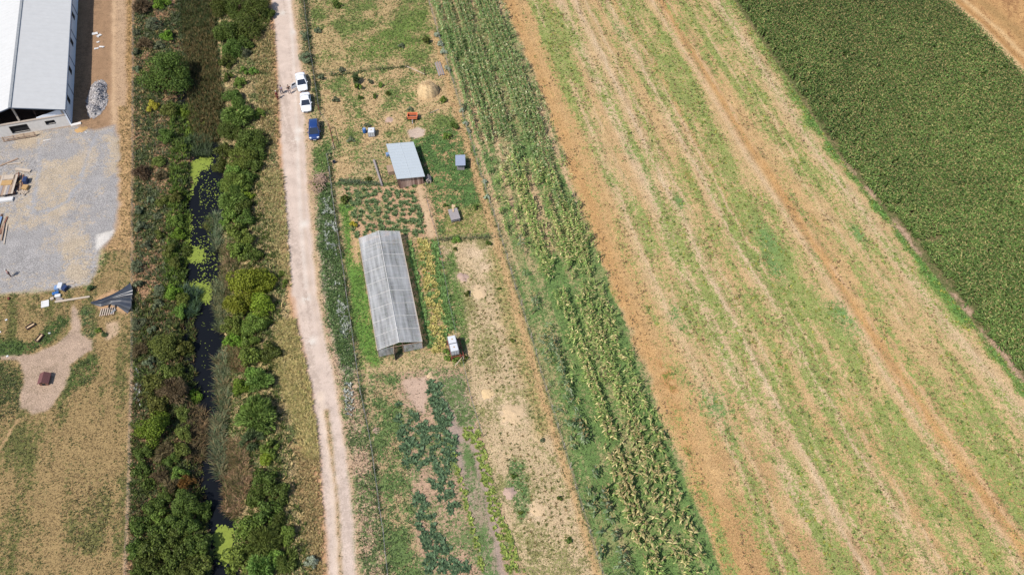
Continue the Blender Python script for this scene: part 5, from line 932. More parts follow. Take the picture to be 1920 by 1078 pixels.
# ------------------------------------------------------------------ cars
def tyre_wheel(root, x, y, r=.32):
    m = MB(); m.cyl((x-.11, y, r), (x+.11, y, r), r, r, 18); w_ = m.build("wheel", M_["rubber"], root); m = MB(); m.cyl((x-.12, y, r), (x+.12, y, r), r*.6, r*.6, 14); m.build("rim", M_["rim"], w_)
def car(label, px, py, rz, paint, kind, open_door=False):
    p = at(px, py); o = thing("parked_car", label, "car", (p.x, p.y, p.z), rz, "cars parked along the dirt road")
    st_ = ([(-2.22, .60, .42, .58), (-2.16, .74, .32, .66), (-1.9, .83, .28, .74), (-1.35, .87, .28, .84), (-.95, .88, .28, .92), (.3, .885, .28, .95), (1.3, .88, .28, .97), (1.75, .86, .28, .97), (2.1, .80, .32, .92), (2.2, .70, .42, .80)] if kind == "sedan" else
           [(-2.1, .60, .42, .62), (-2.04, .76, .32, .72), (-1.8, .84, .28, .84), (-1.3, .88, .28, .97), (-.95, .89, .28, 1.03), (.3, .895, .28, 1.06), (1.3, .89, .28, 1.08), (1.9, .87, .28, 1.06), (2.1, .82, .32, 1.0), (2.16, .74, .42, .9)])
    rings = []
    for y, hw, z0, z1 in st_:
        zm = z0+(z1-z0)*.72; rings.append([(-hw*.9, y, z0), (hw*.9, y, z0), (hw, y, z0+.1), (hw, y, zm), (hw*.93, y, z1-.03), (hw*.6, y, z1+.015), (-hw*.6, y, z1+.015), (-hw*.93, y, z1-.03), (-hw, y, zm), (-hw, y, z0+.1)])
    m = MB(); m.loft(rings); m.build("body", paint, o, True)
    if kind == "sedan": bz, tz, b0, b1, t0, t1, hb, ht = .90, 1.43, -1.12, 1.6, -.22, .72, .80, .61
    else: bz, tz, b0, b1, t0, t1, hb, ht = 1.0, 1.55, -1.38, 2.05, -.38, 1.55, .82, .62
    B4 = [(-hb, b0), (hb, b0), (hb, b1), (-hb, b1)]; T4 = [(-ht, t0), (ht, t0), (ht, t1), (-ht, t1)]
    m = MB(); m.add([(x, y, bz) for x, y in B4]+[(x, y, tz) for x, y in T4], [(3, 2, 1, 0), (4, 5, 6, 7), (0, 1, 5, 4), (1, 2, 6, 5), (2, 3, 7, 6), (3, 0, 4, 7)]); m.build("window_glass", M_["glass"], o)
    m = MB(); ringsr = []
    for y, hw, dz in ((t0-.10, ht-.03, -.035), (t0+.05, ht+.03, .03), ((t0+t1)/2, ht+.05, .065), (t1-.05, ht+.03, .03), (t1+.10, ht-.03, -.035)): ringsr.append([(-hw, y, tz+dz-.04), (hw, y, tz+dz-.04), (hw, y, tz+dz-.01), (hw*.7, y, tz+dz+.025), (-hw*.7, y, tz+dz+.025), (-hw, y, tz+dz-.01)])
    m.loft(ringsr); m.build("roof", paint, o, True)
    m = MB()
    for (bx, by), (tx, ty) in zip(B4, T4): m.bar((bx*1.01, by, bz), (tx*1.03, ty, tz), .09, .07)
    for s_ in (-1, 1):
        ym = .28; m.bar((s_*hb*1.01, ym, bz), (s_*ht*1.04, ym, tz), .08, .05)
        if kind != "sedan": m.bar((s_*hb*1.01, 1.15, bz), (s_*ht*1.04, 1.12, tz), .09, .05)
    m.build("pillar", paint, o)
    for s_ in (-1, 1):
        m = MB(); m.box((s_*(hb+.16), b0+.42, bz+.06), (.2, .12, .14)); m.build("mirror", paint, o, bevel=.03)
        m = MB(); m.box((s_*.6, -2.07 if kind == "sedan" else -1.97, .66 if kind == "sedan" else .76), (.34, .22, .13), s_*.35); m.build("headlight", M_["lamp"], o, bevel=.03)
        m = MB(); m.box((s_*.62, 2.12, .84), (.3, .12, .14)); m.build("tail_light", M_["redsteel"], o)
        for y in (-1.36, 1.34): tyre_wheel(o, s_*.80, y)
    m = MB(); m.box((0, -2.19 if kind == "sedan" else -2.08, .50), (.9, .08, .12)); m.build("grille", M_["rubber"], o)
    m = MB(); m.box((0, -2.24 if kind == "sedan" else -2.13, .40), (.5, .03, .11)); m.build("licence_plate", M_["whitepl"], o)
    m = MB(); m.box((0, -1.0, bz+.02), (1.1, .03, .03)); m.build("wiper", M_["rubber"], o)
    if open_door:
        d = MB(); d.box((-.56, 0, .62), (1.06, .07, .62)); d.bar((-1.06, 0, .93), (-.75, 0, 1.36), .06, .06); d.bar((-.75, 0, 1.36), (-.1, 0, 1.4), .06, .06)
        do = d.build("door", paint, o, bevel=.015, loc=(-.9, -.72, 0), rz=.42); g = MB(); g.box((-.52, 0, 1.13), (.8, .02, .4)); g.build("door_glass", M_["glass"], do)
        i_ = MB(); i_.box((-.56, .045, .62), (.9, .03, .5)); i_.build("door_lining", M_["rubber"], do)
    return o
car("white saloon with its driver side door swung open on the road", 566.5, 159, .27, M_["carwhite"], "sedan", True)
car("white saloon parked closest behind the open door car, doors shut", 574.6, 197, .20, M_["carwhite"], "sedan")
car("dark blue estate car parked on the verge below the white ones", 590.5, 249, .14, M_["carblue"], "estate")

# ------------------------------------------------------------------ people
def skin_body(name, nodes, edges, parent, mats, root_i=0, sub=1):
    me = bpy.data.meshes.new(name); bm = bmesh.new(); sk = bm.verts.layers.skin.verify(); vs = []
    for i, (co, r) in enumerate(nodes):
        v = bm.verts.new(co); v[sk].radius = r if hasattr(r, '__len__') else (r, r); v[sk].use_root = (i == root_i); vs.append(v)
    for a, b in edges: bm.edges.new((vs[a], vs[b]))
    bm.to_mesh(me); bm.free(); o = link(name, me, mats, parent); s_ = o.modifiers.new("skin", 'SKIN'); s_.use_smooth_shade = True; o.modifiers.new("sub", 'SUBSURF').levels = sub; o.modifiers["sub"].render_levels = sub; return o
SKIN = plain("skin", S(196, 150, 124), .6)
def person(label, px, py, rz, h, shirt, trousers, hair, pose):
    """pose: dict of arm/leg targets in metres for a 1.75 m figure; faces -Y"""
    p = at(px, py); o = thing("person", label, "person", (p.x, p.y, p.z+.01), rz, None); o.scale = (h/1.75*1.05,)*3
    lf, rf = pose.get("lf", (-.12, -.02)), pose.get("rf", (.12, .02)); lh, rh = pose.get("lh", (-.3, -.05, .82)), pose.get("rh", (.3, -.05, .82)); le, re = pose.get("le", (-.29, .03, 1.1)), pose.get("re", (.29, .03, 1.1))
    N_ = [((0, 0, .95), (.15, .11)), ((0, .01, 1.15), (.135, .10)), ((0, .01, 1.34), (.165, .11)), ((0, .01, 1.47), (.075, .07)), ((0, 0, 1.56), (.06, .062)), ((0, -.015, 1.65), (.085, .1)), ((0, -.01, 1.72), (.075, .085)), ((0, -.12, 1.635), (.016, .016))]; E_ = [(0, 1), (1, 2), (2, 3), (3, 4), (4, 5), (5, 6), (5, 7)]
    for s_, f, e, hd in ((-1, lf, le, lh), (1, rf, re, rh)):
        k = len(N_); kx, ky = f[0]*.95, f[1]*.55-.03
        N_ += [((s_*.10, 0, .88), (.095, .1)), ((kx, ky, .49), (.06, .065)), ((f[0], f[1]+.01, .09), (.04, .045)), ((f[0], f[1]-.14, .035), (.042, .03))]; E_ += [(0, k), (k, k+1), (k+1, k+2), (k+2, k+3)]
        k = len(N_); e, hd = Vector(e), Vector(hd); dr = (hd-e).normalized(); sd = dr.cross(Vector((s_, .2, 0))).normalized(); N_ += [((s_*.19, .01, 1.42), .055), (tuple(e), .042), (tuple(hd), .03), (tuple(hd+dr*.07), (.036, .022))]; E_ += [(2, k), (k, k+1), (k+1, k+2), (k+2, k+3)]
        for q in range(4):
            b_ = hd+dr*.10+sd*(.027-.018*q); N_ += [(tuple(b_), .0085), (tuple(b_+dr*(.05+.012*(q in (1, 2)))+Vector((0, -.015, 0))), .007)]; j = len(N_); E_ += [(k+3, j-2), (j-2, j-1)]
        b_ = hd+dr*.04+sd*.045; N_ += [(tuple(b_), .01), (tuple(b_+dr*.045+sd*.012), .0085)]; j = len(N_); E_ += [(k+2, j-2), (j-2, j-1)]
    body = skin_body("body", N_, E_, o, SKIN)
    def grow(idx, ed, g, nm, mt): skin_body(nm, [(N_[i][0], tuple(v+g for v in (N_[i][1] if hasattr(N_[i][1], '__len__') else (N_[i][1],)*2))) for i in idx], [(idx.index(a), idx.index(b)) for a, b in ed], o, mt)
    a1, a2 = 12, 12+4+8+2+4; l1, l2 = 8, 12+8+4+2
    kL = 8; aL = 12; kR = aL+4+8+2; aR = kR+4
    grow([0, 1, 2, aL, aL+1, aR, aR+1], [(0, 1), (1, 2), (2, aL), (aL, aL+1), (2, aR), (aR, aR+1)], .016, "shirt", shirt)
    grow([0, kL, kL+1, kL+2, kR, kR+1, kR+2], [(0, kL), (kL, kL+1), (kL+1, kL+2), (0, kR), (kR, kR+1), (kR+1, kR+2)], .018, "trousers", trousers)
    m = MB(); n = 10
    rings = [[(cos(2*pi*i/n)*r*.93, .012+sin(2*pi*i/n)*r*1.15+yo, z) for i in range(n)] for r, z, yo in ((.088, 1.645, .03), (.101, 1.69, .018), (.092, 1.745, .01), (.05, 1.795, .005), (.01, 1.805, 0))]; m.loft(rings); m.build("hair", hair, o, True)
    m = MB()
    for s_ in (-1, 1): m.cyl((s_*.034, -.1, 1.655), (s_*.034, -.112, 1.655), .011, .008, 8)
    m.build("eyes", M_["rubber"], o)
cl = lambda nm, *c: plain(nm, S(*c), .85, 0, .1, 8)
HB = cl("hair_black", 42, 34, 32); NV = cl("navy_cloth", 62, 66, 96); RDc = cl("maroon_cloth", 150, 52, 56); WHc = cl("white_cloth", 226, 222, 220); BKc = cl("black_cloth", 50, 48, 54); DNc = cl("denim_cloth", 78, 88, 116); PKc = cl("pale_pink_cloth", 226, 176, 170); TNc = cl("bare_leg_tan", 190, 150, 128)
person("person in dark maroon clothes standing at the road's left edge", 520.8, 186.3, 1.2, 1.72, RDc, RDc, WHc, dict(lh=(-.22, -.25, 1.0), le=(-.3, -.02, 1.12)))
person("person in pale shirt and dark trousers between the other two", 529.2, 176.0, -.4, 1.70, cl("lilac_shirt", 176, 172, 196), DNc, HB, dict(rh=(.2, -.3, 1.1), re=(.3, -.05, 1.14), lf=(-.12, -.16), rf=(.12, .12)))
person("person in dark top and light trousers nearest the open car door", 543.6, 176.2, .5, 1.78, BKc, cl("light_trousers", 190, 176, 176), HB, dict(lh=(-.18, -.28, 1.05), le=(-.3, -.03, 1.12), lf=(-.13, .1), rf=(.12, -.12)))
person("person in pale pink top and dark trousers alone on the gravel", 20.5, 519, 2.2, 1.68, PKc, cl("brown_trousers", 96, 62, 64), WHc, dict(lh=(-.25, -.2, .9)))

# ------------------------------------------------------------------ fences
def fence(name, label, px, gap, ph, pr, mat, nwire=4, lean=.05, seed=1, jit=.1, dz=0, cat="fence", net=True):
    r = random.Random(seed); g = [G(*q) for q in px]; d = [0]
    for a, b in zip(g[:-1], g[1:]): d.append(d[-1]+(b-a).length)
    n = min(98, max(2, int(d[-1]/gap)+1)); c0 = g[0]; o = thing(name, label, cat, (c0.x, c0.y, zg(c0.x, c0.y)), 0, "wire and post fences"); pts = []
    pm = MB(); pm.cyl((0, 0, -.3), (0, 0, ph), pr, pr*.85, 7); pm = pm.mesh("post"); pm.materials.append(mat)
    for i in range(n):
        s_ = d[-1]*i/(n-1); k = max(j for j in range(len(d)) if d[j] <= s_+1e-6); k = min(k, len(g)-2); t = (s_-d[k])/(d[k+1]-d[k]); q = g[k].lerp(g[k+1], t)
        q = Vector((q.x+r.uniform(-jit, jit)*.5, q.y, zg(q.x, q.y))); po = link("post", pm, None, o, q-o.location); tx, ty = r.gauss(0, lean), r.gauss(0, lean); po.rotation_euler = (tx, ty, 0); po.scale.z = r.uniform(.85, 1.1); pts.append(q-o.location)
    m = MB()
    for a, b in zip(pts[:-1], pts[1:]):
        for k in range(nwire): z = ph*(.12+.83*k/max(1, nwire-1)); m.bar(a+Vector((0, 0, z)), b+Vector((0, 0, z)), .008, .008)
        if net:
            L = (b-a).length; kk = int(L/.28)
            for j in range(1, kk): q = a.lerp(b, j/kk); m.bar(q+Vector((0, 0, .05)), q+Vector((0, 0, ph*.95)), .004, .004)
    m.build("wire_netting", M_["rods"], o); return o
fence("garden_fence", "wire garden fence beside the road, north of the small gate", [(570, -6), (575, 40), (581, 90), (588, 130), (592, 160), (598, 206)], 3.0, 1.35, .055, M_["postd"], 5, .04, 1)
fence("garden_fence", "short wire fence between the two metal gates", [(601, 217), (609, 230), (618, 243)], 2.6, 1.25, .05, M_["postd"], 4, .04, 2)
fence("garden_fence", "long wire garden fence from the gate down beside the road", [(627, 279), (617, 290), (614, 302), (618, 320), (621, 345), (628, 400), (636, 450), (643, 500), (651, 560), (660, 620), (668, 680), (676, 730), (688, 790), (700, 860), (710, 930), (718, 990), (728, 1085)], 2.7, 1.35, .06, M_["postw"], 5, .05, 3)
fence("cross_fence", "low wire fence crossing above the haystack plot", [(594, 142), (640, 139), (700, 131), (760, 125)], 4.0, 1.1, .04, M_["postd"], 3, .05, 4, net=False)
fence("cross_fence", "low wire fence crossing above the potato rows", [(640, 343), (665, 346), (690, 347), (714, 350)], 3.0, 1.1, .045, M_["postd"], 4, .05, 5)
fence("dividing_fence", "wire fence from the shed down to the water tanks", [(797, 350), (803, 390), (821, 450), (836, 530), (848, 600), (858, 640)], 3.2, 1.2, .045, M_["postd"], 4, .05, 6)
fence("dividing_fence", "wire fence from the water tanks down to squash row", [(868, 680), (876, 715), (887, 760), (896, 790), (905, 818)], 2.8, 1.2, .05, M_["postd"], 5, .05, 7)
fence("cross_fence", "wire fence crossing above the pale east plot", [(824, 451), (860, 449), (900, 448), (936, 446)], 3.0, 1.2, .04, M_["postd"], 4, .05, 8)
fence("corn_fence", "long post and wire fence separating the gardens from the corn", [(801, -6)]+FENCE_PX[1:-1]+[(1132, 1084)], 2.75, 1.4, .06, M_["postw"], 4, .07, 9)
fence("paddock_fence", "thin wire fence along the paddock's canal side", [(251, -6), (251, 250), (250, 480), (250, 700), (246, 850), (238, 1088)], 3.6, 1.15, .045, M_["postw"], 4, .05, 10)
def gate(label, pa, pb, h, bars):
    a, b = at(*pa), at(*pb); o = thing("metal_gate", label, "gate", a, 0, "metal gates in the garden fence"); d = b-a; d.z = 0; m = MB()
    for t in bars: m.bar(d*t+Vector((0, 0, 0)), d*t+Vector((0, 0, h)), .07, .07)
    for z in (.12, h): m.bar(Vector((0, 0, z)), d+Vector((0, 0, z)), .07, .07)
    m.build("gate_frame", M_["redsteel"], o); m = MB(); L = d.length
    for k in range(1, int(L/.35)): q = d*(k*.35/L); m.bar(q+Vector((0, 0, .12)), q+Vector((0, 0, h)), .014, .014)
    m.build("gate_wires", M_["rods"], o); m = MB(); m.cyl(d*.5+Vector((0, 0, h*.5)), d*.5+Vector((.12, 0, h*.5)), .03, .03, 6); m.build("latch", M_["steel"], o)
gate("small rusty metal gate beside the white saloon", (598.5, 208), (601, 216.5), 1.3, (0, 1)); gate("wide rusty metal gate beside the dark blue car", (618.5, 243.5), (627, 278.5), 1.35, (0, .5, 1))
def pole(name, label, cat, a, b, r, mat, za=.08, zb=.08):
    a, b = at(*a), at(*b); c = (a+b)/2; m = MB(); m.cyl(a-c+Vector((0, 0, za)), b-c+Vector((0, 0, zb)), r, r*.8, 7); return tag(m.build(name, mat, None, loc=c), label, cat)
pole("fallen_pole", "pale pole lying slanted above the haystack", "pole", (761, 125), (796, 140), .08, M_["palewood"])
pole("tall_post", "dark upright post at the slanted pole's lower end", "post", (797, 142), (797.4, 142), .07, M_["darkwood"], -.2, 1.9)
pole("garden_stick", "thin stick lying right of the orange trailer", "stick", (806, 213), (823, 206), .05, M_["greywood"])
t_ = thing("plank_pile", "grey stacked planks lying by the fence above the haystack", "planks", at(824, 130), .26)
for k in range(5): m = MB(); m.box((-.4+.2*k, .1*(k % 3)-.1, .1+.06*(k % 2)), (.19, 3.6-.25*(k % 2), .12)); m.build("plank", M_[("greywood", "wood")[k % 2]], t_)

# ------------------------------------------------------------------ garden shed and small houses
def quadprism(m, pts, th):                                                 # slab from four 3-D corners
    vs = [tuple(p) for p in pts]+[(p[0], p[1], p[2]-th) for p in pts]; m.add(vs, [(0, 1, 2, 3), (7, 6, 5, 4), (0, 4, 5, 1), (1, 5, 6, 2), (2, 6, 7, 3), (3, 7, 4, 0)]); return m
cs = [G(723.8, 269, 2.6), G(775.7, 267, 1.85), G(795.8, 331.3, 1.85), G(744.6, 335.8, 2.6)]; c0 = (cs[0]+cs[1]+cs[2]+cs[3])/4
shz = atan2(-(cs[0]-cs[3]).x, (cs[0]-cs[3]).y); shd = thing("garden_shed", "timber slab shed under a pale grey sheet metal roof", "shed", (c0.x, c0.y, 0), shz)
Lh = ((cs[0]-cs[3]).length+(cs[1]-cs[2]).length)/4; Wd = ((cs[0]-cs[1]).length+(cs[3]-cs[2]).length)/4; zl, zr = 2.6, 1.85
m = MB(); quadprism(m, [(-Wd, -Lh, zl), (Wd, -Lh, zr), (Wd, Lh, zr), (-Wd, Lh, zl)], .05); ro = m.build("roof", M_["tinroof"], shd)
m = MB()
for k in range(13): y = -Lh+.15+k*(2*Lh-.3)/12; m.bar((-Wd+.02, y, zl+.012), (Wd-.02, y, zr+.012), .045, .03)
m.bar((0, -Lh, (zl+zr)/2+.02), (0, Lh, (zl+zr)/2+.02), .07, .02); m.build("roof_rib", M_["tinroof"], ro)
ix, iy = Wd-.3, Lh-.4; sl_ = (zr-zl)/(2*Wd); zt = lambda x: zl+(x+Wd)*sl_-.06
m = MB(); m.prism([(-ix, -iy-.08), (ix, -iy-.08), (ix, -iy), (-ix, -iy)], -.05, [zt(-ix), zt(ix), zt(ix), zt(-ix)]); m.build("front_wall", M_["slabs"], shd)
m = MB(); m.prism([(-ix, iy), (ix, iy), (ix, iy+.08), (-ix, iy+.08)], -.05, [zt(-ix), zt(ix), zt(ix), zt(-ix)])
for s_ in (-1, 1): m.box((s_*(ix+.043), 0, zt(s_*ix)/2-.08), (.08, 2*iy, zt(s_*ix)-.1))
m.build("wall", M_["darkwood"], shd)
m = MB(); m.box((-ix-.09, 1.0, .85), (.04, .9, 1.6)); d_ = m.build("door", M_["wood"], shd); m = MB(); m.box((-ix-.13, .7, .85), (.06, .05, .2)); m.build("handle", M_["steel"], d_)
m = MB()
for k in range(5): m.bar((-Wd+.1, -iy+k*iy/2, zl-.09), (Wd-.1, -iy+k*iy/2, zr-.09), .08, .1)
m.build("rafter", M_["wood"], shd)
flat_board("wooden_hatch_box", "low tan wooden box against the shed's left wall", "box", 733, 322, 1.0, 1.5, .75, shz, M_["wood"], bevel=.02)
flat_board("blue_crate", "small blue grey crate at the shed's upper left corner", "crate", 727, 292, .5, .55, .5, shz, M_["paleblue"], bevel=.03)
p = at(627, 306); t_ = thing("bucket", "dark bucket standing in dry grass inside the garden fence", "bucket", p); m = MB()
n = 14; m.loft([[(cos(2*pi*i/n)*r, sin(2*pi*i/n)*r, z) for i in range(n)] for r, z in ((.2, 0), (.27, .45), (.25, .45), (.18, .04))]); m.build("pail", M_["bucket"], t_); m = MB(); m.tube([(.26*cos(a), .0, .45+.2*sin(a)) for a in np.linspace(0, pi, 9)], .012, 5); m.build("handle", M_["steel"], t_)
def little_house(name, label, cat, px, py, rz, wx, ly, h0, h1, roofm, wallm, over=.15, legs=False, ridge=False):
    p = at(px, py); o = thing(name, label, cat, p, rz); zb = .0 if not legs else .35
    m = MB(); m.prism([(-wx/2, -ly/2), (wx/2, -ly/2), (wx/2, ly/2), (-wx/2, ly/2)], zb, [h0, h0, h1, h1]); m.build("body", wallm, o)
    if ridge:
        m = MB(); m.add([(-wx/2, -ly/2, h0+.002), (wx/2, -ly/2, h0+.002), (0, -ly/2, h0+.4), (-wx/2, ly/2, h0+.002), (wx/2, ly/2, h0+.002), (0, ly/2, h0+.4)], [(0, 1, 2), (5, 4, 3)]); m.build("gable", wallm, o)
        for s_ in (-1, 1): m = MB(); quadprism(m, [(0, -ly/2-over, h0+.46), (s_*(wx/2+over), -ly/2-over, h0-.06), (s_*(wx/2+over), ly/2+over, h0-.06), (0, ly/2+over, h0+.46)], .04); m.build("roof", roofm, o)
    else:
        k = (h1-h0)/ly; m = MB(); quadprism(m, [(-wx/2-over, -ly/2-over*2, h0-over*2*k+.06), (wx/2+over, -ly/2-over*2, h0-over*2*k+.06), (wx/2+over, ly/2+over, h1+over*k+.06), (-wx/2-over, ly/2+over, h1+over*k+.06)], .045); m.build("roof", roofm, o)
    m = MB(); m.box((0, -ly/2-.012, zb+(h0-zb)*.42), (wx*.4, .03, (h0-zb)*.6)); m.build("door", M_["greywood"] if not ridge else M_["dark"], o)
    if legs:
        for sx in (-1, 1):
            for sy in (-1, 1): m = MB(); m.box((sx*(wx/2-.06), sy*(ly/2-.06), zb/2-.03), (.09, .09, zb+.06)); m.build("leg", M_["greywood"], o)
    return o
little_house("rabbit_hutch", "grey wooden hutch with a bluish sheet metal roof on the green plot", "hutch", 864, 313, .05, 1.15, 1.5, 1.45, 1.6, M_["hutchroof"], M_["greywood"], .2)
little_house("small_kennel", "small pale kennel at the shed's lower right corner", "kennel", 804, 340, .15, .7, .9, .6, .6, M_["grey"], M_["palewood"], .08, False, True)
ck = little_house("chicken_coop", "grey board coop with a pale plank on its flat roof", "coop", 852, 409, .28, 1.3, 1.9, .85, .95, M_["greywood"], M_["greywood"], .06, True)
p = at(851, 404); m = MB(); m.box((0, 0, .03), (.22, 1.5, .05), 0); m.box((.1, .3, .075), (.5, .4, .04), .5); o = tag(m.build("pale_plank", M_["straw"], None, loc=(p.x-.1, p.y+.5, p.z+1.06), rz=.1), "pale plank and cloth on top of the grey board coop", "plank")
# brush pile
p = at(598, 345); m = MB()
for k in range(150):
    a = rs.random()*6.28; r0 = rs.random()**.6*1.35; L = rs.uniform(.5, 1.6); x, y = r0*cos(a)*.95, r0*sin(a)*1.7; b = rs.random()*6.28; zz = .85*max(0, 1-(r0/1.4)**2)+.05
    m.bar((x, y, zz), (x+L*cos(b)*.6, y+L*sin(b)*.6, max(.03, zz+rs.uniform(-.3, .35))), .055, .045)
tag(m.build("brush_pile", M_["brush"], None, loc=p), "pinkish pile of cut branches on the verge by the road", "brush pile")
pole("netting_roll", "long grey netting roll leaning left of the shed", "netting", (701.5, 302), (717, 350), .2, M_["grey"], .18, .18)
p = at(722, 348); m = MB(); m.tube([(.5*cos(a)-.3, .9*sin(a)+.8, .06) for a in np.linspace(-.5, 2.2, 14)], .03, 6); tag(m.build("garden_hose", M_["rubber"], None, loc=at(714, 338)), "dark curved hose on grass beside the netting roll", "hose")
# barrel, tote, trailer
p = at(684, 249); t_ = thing("barrel", "blue plastic barrel standing left of the white tote", "barrel", p); m = MB(); n = 16
m.loft([[(cos(2*pi*i/n)*r, sin(2*pi*i/n)*r, z) for i in range(n)] for r, z in ((.28, 0), (.31, .12), (.31, .28), (.325, .31), (.31, .34), (.31, .6), (.325, .63), (.31, .66), (.3, .86), (.26, .92))]); m.build("drum", M_["blue"], t_, True); m = MB(); m.cyl((0, 0, .915), (0, 0, .945), .22, .22, 14); m.build("lid", M_["paleblue"], t_)
def tote(label, loc, rz, group=None):
    t_ = thing("water_tote", label, "water tank", loc, rz, group); m = MB(); m.box((0, 0, .62), (1.0, 1.12, .95)); m.build("tank", M_["whitepl"], t_, bevel=.08); m = MB()
    for z in (.25, .5, .75, .98):
        for a, b in (((-.53, -.59), (.53, -.59)), ((.53, -.59), (.53, .59)), ((.53, .59), (-.53, .59)), ((-.53, .59), (-.53, -.59))): m.bar((*a, z), (*b, z), .03, .03)
    for x in (-.53, -.18, .18, .53):
        for y in (-.59, .59): m.bar((x, y, .1), (x, y, 1.0), .03, .03)
    for x in (-.53, .53):
        for y in (-.25, .25): m.bar((x, y, .1), (x, y, 1.0), .03, .03)
    m.build("cage", M_["steel"], t_); m = MB(); m.box((0, 0, .07), (1.06, 1.18, .13)); m.build("base", M_["greywood"], t_); m = MB(); m.cyl((0, 0, 1.09), (0, 0, 1.13), .1, .1, 12); m.build("cap", M_["tan"], t_)
tote("white ribbed plastic tote right of the blue barrel", at(697.5, 253), .05)
p = at(852, 660); sz = .25; stn = thing("tank_stand", "red steel stand carrying two white water totes", "stand", p, sz); SH = .9
for sx in (-.65, .65):
    for sy in (-1.3, 1.3): m = MB(); m.bar((sx, sy, -.1), (sx, sy, SH-.05), .09, .09); m.build("leg", M_["redsteel"], stn)
for sy in (-1.3, 0, 1.3): m = MB(); m.bar((-.75, sy, SH), (1.05, sy, SH), .1, .1); m.build("cross_beam", M_["redsteel"], stn)
for sx in (-.6, .6, 1.0): m = MB(); m.bar((sx, -1.75, SH+.095), (sx, 1.5, SH+.095), .09, .09); m.build("rail", M_["redsteel"], stn)
m = MB(); m.bar((.95, -2.0, 0), (.95, -1.5, SH), .07, .07); m.bar((-.4, -2.2, .05), (.9, -1.4, .75), .07, .07); m.build("brace", M_["palewood"], stn)
for k, lb_ in ((.72, "white water tote at the stand's upper end"), (-.56, "white water tote at the stand's lower end")):
    q = Matrix.Rotation(sz, 3, 'Z') @ Vector((-.05, k, 0)); tote(lb_, (p.x+q.x, p.y+q.y, p.z+SH+.142), sz, "white water totes on the red stand")
p = at(774, 224); tr_ = thing("trailer", "small orange box trailer with open dark bed on dry grass", "trailer", p, .03); m = MB()
for y in (-.46, .46): m.box((0, y, .72), (1.55, .06, .5))
for x in (-.75, .75): m.box((x, 0, .72), (.06, .86, .5))
m.box((0, 0, .49), (1.44, .86, .05)); m.build("body", M_["orange"], tr_)
m = MB(); m.box((0, 0, .55), (1.36, .78, .05)); m.build("bed_lining", M_["darkwood"], tr_)
m = MB(); m.box((0, 0, .985), (1.7, .1, .03)) if False else m.bar((-.82, -.52, .98), (.82, -.52, .98), .12, .06); m.bar((-.82, .52, .98), (.82, .52, .98), .12, .06); m.bar((-.8, -.46, .98), (-.8, .46, .98), .1, .055); m.bar((.8, -.46, .98), (.8, .46, .98), .1, .055); m.build("rim", M_["orange"], tr_)
for s_ in (-1, 1):
    m = MB(); m.cyl((s_*.9-.08, 0, .3), (s_*.9+.08, 0, .3), .3, .3, 16); w_ = m.build("wheel", M_["rubber"], tr_); m = MB(); m.cyl((s_*.9-.09, 0, .3), (s_*.9+.09, 0, .3), .14, .14, 12); m.build("hub", M_["white"], w_)
m = MB(); m.cyl((-.9, 0, .3), (.9, 0, .3), .04, .04, 6); m.bar((-.1, -.4, .45), (0, -1.2, .42), .08, .08); m.bar((.1, -.4, .45), (0, -1.2, .42), .08, .08); m.build("drawbar", M_["steel"], tr_)
m = MB(); m.cyl((-.06, -1.0, .14), (.06, -1.0, .14), .14, .14, 12); m.bar((0, -1.0, .14), (0, -1.0, .5), .07, .07); m.build("jockey_wheel", M_["whitepl"], tr_)

# ------------------------------------------------------------------ greenhouse
ga = atan2(.226, .974); gh = thing("greenhouse", "long greenhouse of cloudy white plastic film with its door open", "greenhouse", (-14.95, 63.85, 0), ga); HW, GL, EZ, RG = 3.02, 19.7, 1.65, 2.55; NB = 9
def gpt(x, y, z): return (x, y, z)
for s_ in (-1, 1):
    m = MB(); ny = 36
    for k in range(ny+1):
        y = GL*k/ny; sag = -.03*abs(sin(pi*NB*k/ny))
        for t in (0, .5, 1): m.v.append((s_*HW*(1-t), y, EZ+(RG-EZ)*t+(sag if t == .5 else sag*.4)))
    for k in range(ny):
        for j in range(2): a = k*3+j; m.f.append((a, a+1, a+4, a+3))
    m.build("roof_film", M_["film"], gh)
    m = MB(); m.add([(s_*HW, 0, 0), (s_*HW, GL, 0), (s_*HW, GL, EZ), (s_*HW, 0, EZ)], [(0, 1, 2, 3)]); m.build("side_film", M_["film"], gh)
    m = MB(); m.bar((s_*HW, -.03, EZ+.02), (s_*HW, GL+.03, EZ+.02), .07, .06); m.build("eave_rail", M_["palewood"], gh)
    m = MB(); m.bar((s_*HW, -.03, .08), (s_*HW, GL+.03, .08), .06, .08); m.build("base_rail", M_["wood"], gh)
fm_ = plain("film_batten", S(232, 228, 224), .6)
for k in range(NB+1):
    y = GL*k/NB; m = MB(); m.bar((-HW, y, EZ+.03), (0, y, RG+.03), .05, .05); m.bar((HW, y, EZ+.03), (0, y, RG+.03), .05, .05); m.build("rafter", fm_, gh)
    for s_ in (-1, 1): m = MB(); m.bar((s_*(HW-.05), y, 0), (s_*(HW-.05), y, EZ), .06, .06); m.build("post", M_["wood"], gh)
m = MB(); m.bar((0, -.05, RG+.035), (0, GL+.05, RG+.035), .08, .05); m.build("ridge", fm_, gh)
m = MB()
for k in range(NB): m.bar((-HW*.5, GL*(k+.5)/NB, EZ+.4), (HW*.5, GL*(k+.5)/NB, EZ+.4), .03, .03)
m.build("tie_bar", M_["steel"], gh)
m = MB(); m.add([(-HW, GL, 0), (HW, GL, 0), (HW, GL, EZ), (0, GL, RG), (-HW, GL, EZ)], [(0, 1, 2, 3, 4)]); m.build("end_film", M_["film"], gh)
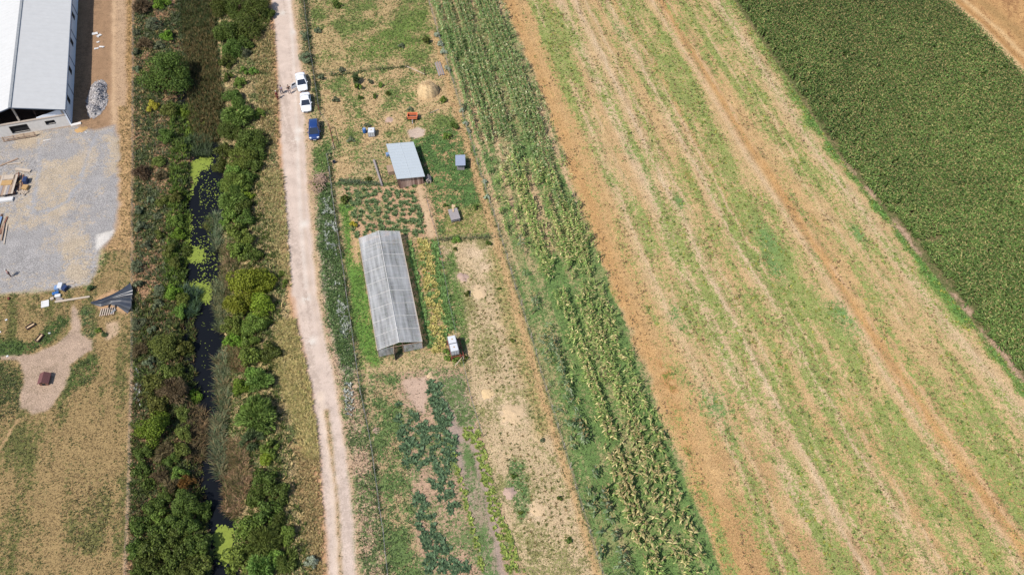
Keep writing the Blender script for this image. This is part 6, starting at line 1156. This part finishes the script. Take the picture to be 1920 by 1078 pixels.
m = MB(); m.add([(-HW, 0, 0), (-.75, 0, 0), (-.75, 0, EZ+.2), (-HW, 0, EZ)], [(0, 1, 2, 3)]); m.add([(.35, 0, 0), (HW, 0, 0), (HW, 0, EZ), (.35, 0, 1.72)], [(0, 1, 2, 3)]); m.build("front_film", M_["film"], gh)
m = MB(); m.bar((-.78, -.02, 0), (-.78, -.02, EZ+.55), .07, .07); m.bar((.36, -.02, 0), (.36, -.02, EZ+.55), .07, .07); m.bar((-1.3, -.02, 1.74), (HW, -.02, 1.62), .06, .06); m.build("door_frame", M_["wood"], gh)
d_ = thing("door", None, None, (0, 0, 0)) if False else None
m = MB()
for a, b in (((0, 0, .05), (0, -1.05, .05)), ((0, -1.05, .05), (0, -1.05, 1.75)), ((0, -1.05, 1.75), (0, 0, 1.75)), ((0, 0, 1.75), (0, 0, .05)), ((0, 0, .9), (0, -1.05, .9))): m.bar(a, b, .05, .05)
do = m.build("door", M_["wood"], gh, loc=(-.82, -.06, 0), rz=-.12); m = MB(); m.add([(.0, -.03, .08), (.0, -1.02, .08), (.0, -1.02, 1.72), (.0, -.03, 1.72)], [(0, 1, 2, 3)]); m.build("door_film", plain("door_film_dull", S(120, 128, 96), .5), do)
flat_board("film_patch", "small white patch sheet leaning on the greenhouse's left eave", "sheet", 679, 474, .5, .9, .04, ga, M_["whitepl"], 1.5) if False else None
gp_ = []
for r_ in (-2.2, -1.1, 0.1, 1.2, 2.25):
    for k in range(21):
        y = .9+k*.9; gp_.append((-14.95+r_*cos(ga)-y*sin(ga), 63.85+r_*sin(ga)+y*cos(ga)))
veg("tomato_plant", "dark green tomato plant in rows under greenhouse film", "vegetable", "tomato plants inside the greenhouse", gp_, 16, .75, .2, [(70, 96, 50), (86, 112, 56)], (.8, 1.3), (.1, .8))
# straw bits on the haystack keep it from looking smooth: part of the stack
def shag(o, n, L, col, seed):
    me = o.data; r = np.random.default_rng(seed); co = np.array([v.co[:] for v in me.vertices]); k = r.integers(0, len(co), n); p = co[k]+r.normal(0, .06, (n, 3)); p[:, 2] = np.maximum(p[:, 2], 0.0)
    V, Q, T, C = blades(p, 2, L, .03, np.tile(S(*col), (n, 1)), (.7, 1.7), .3, .3); c_ = link("loose_straw", np_mesh("loose_straw", V, Q, T, C), LEAFCOL, o); c_["kind"] = "stuff"
shag(hst, 700, .26, (240, 208, 160), 3)
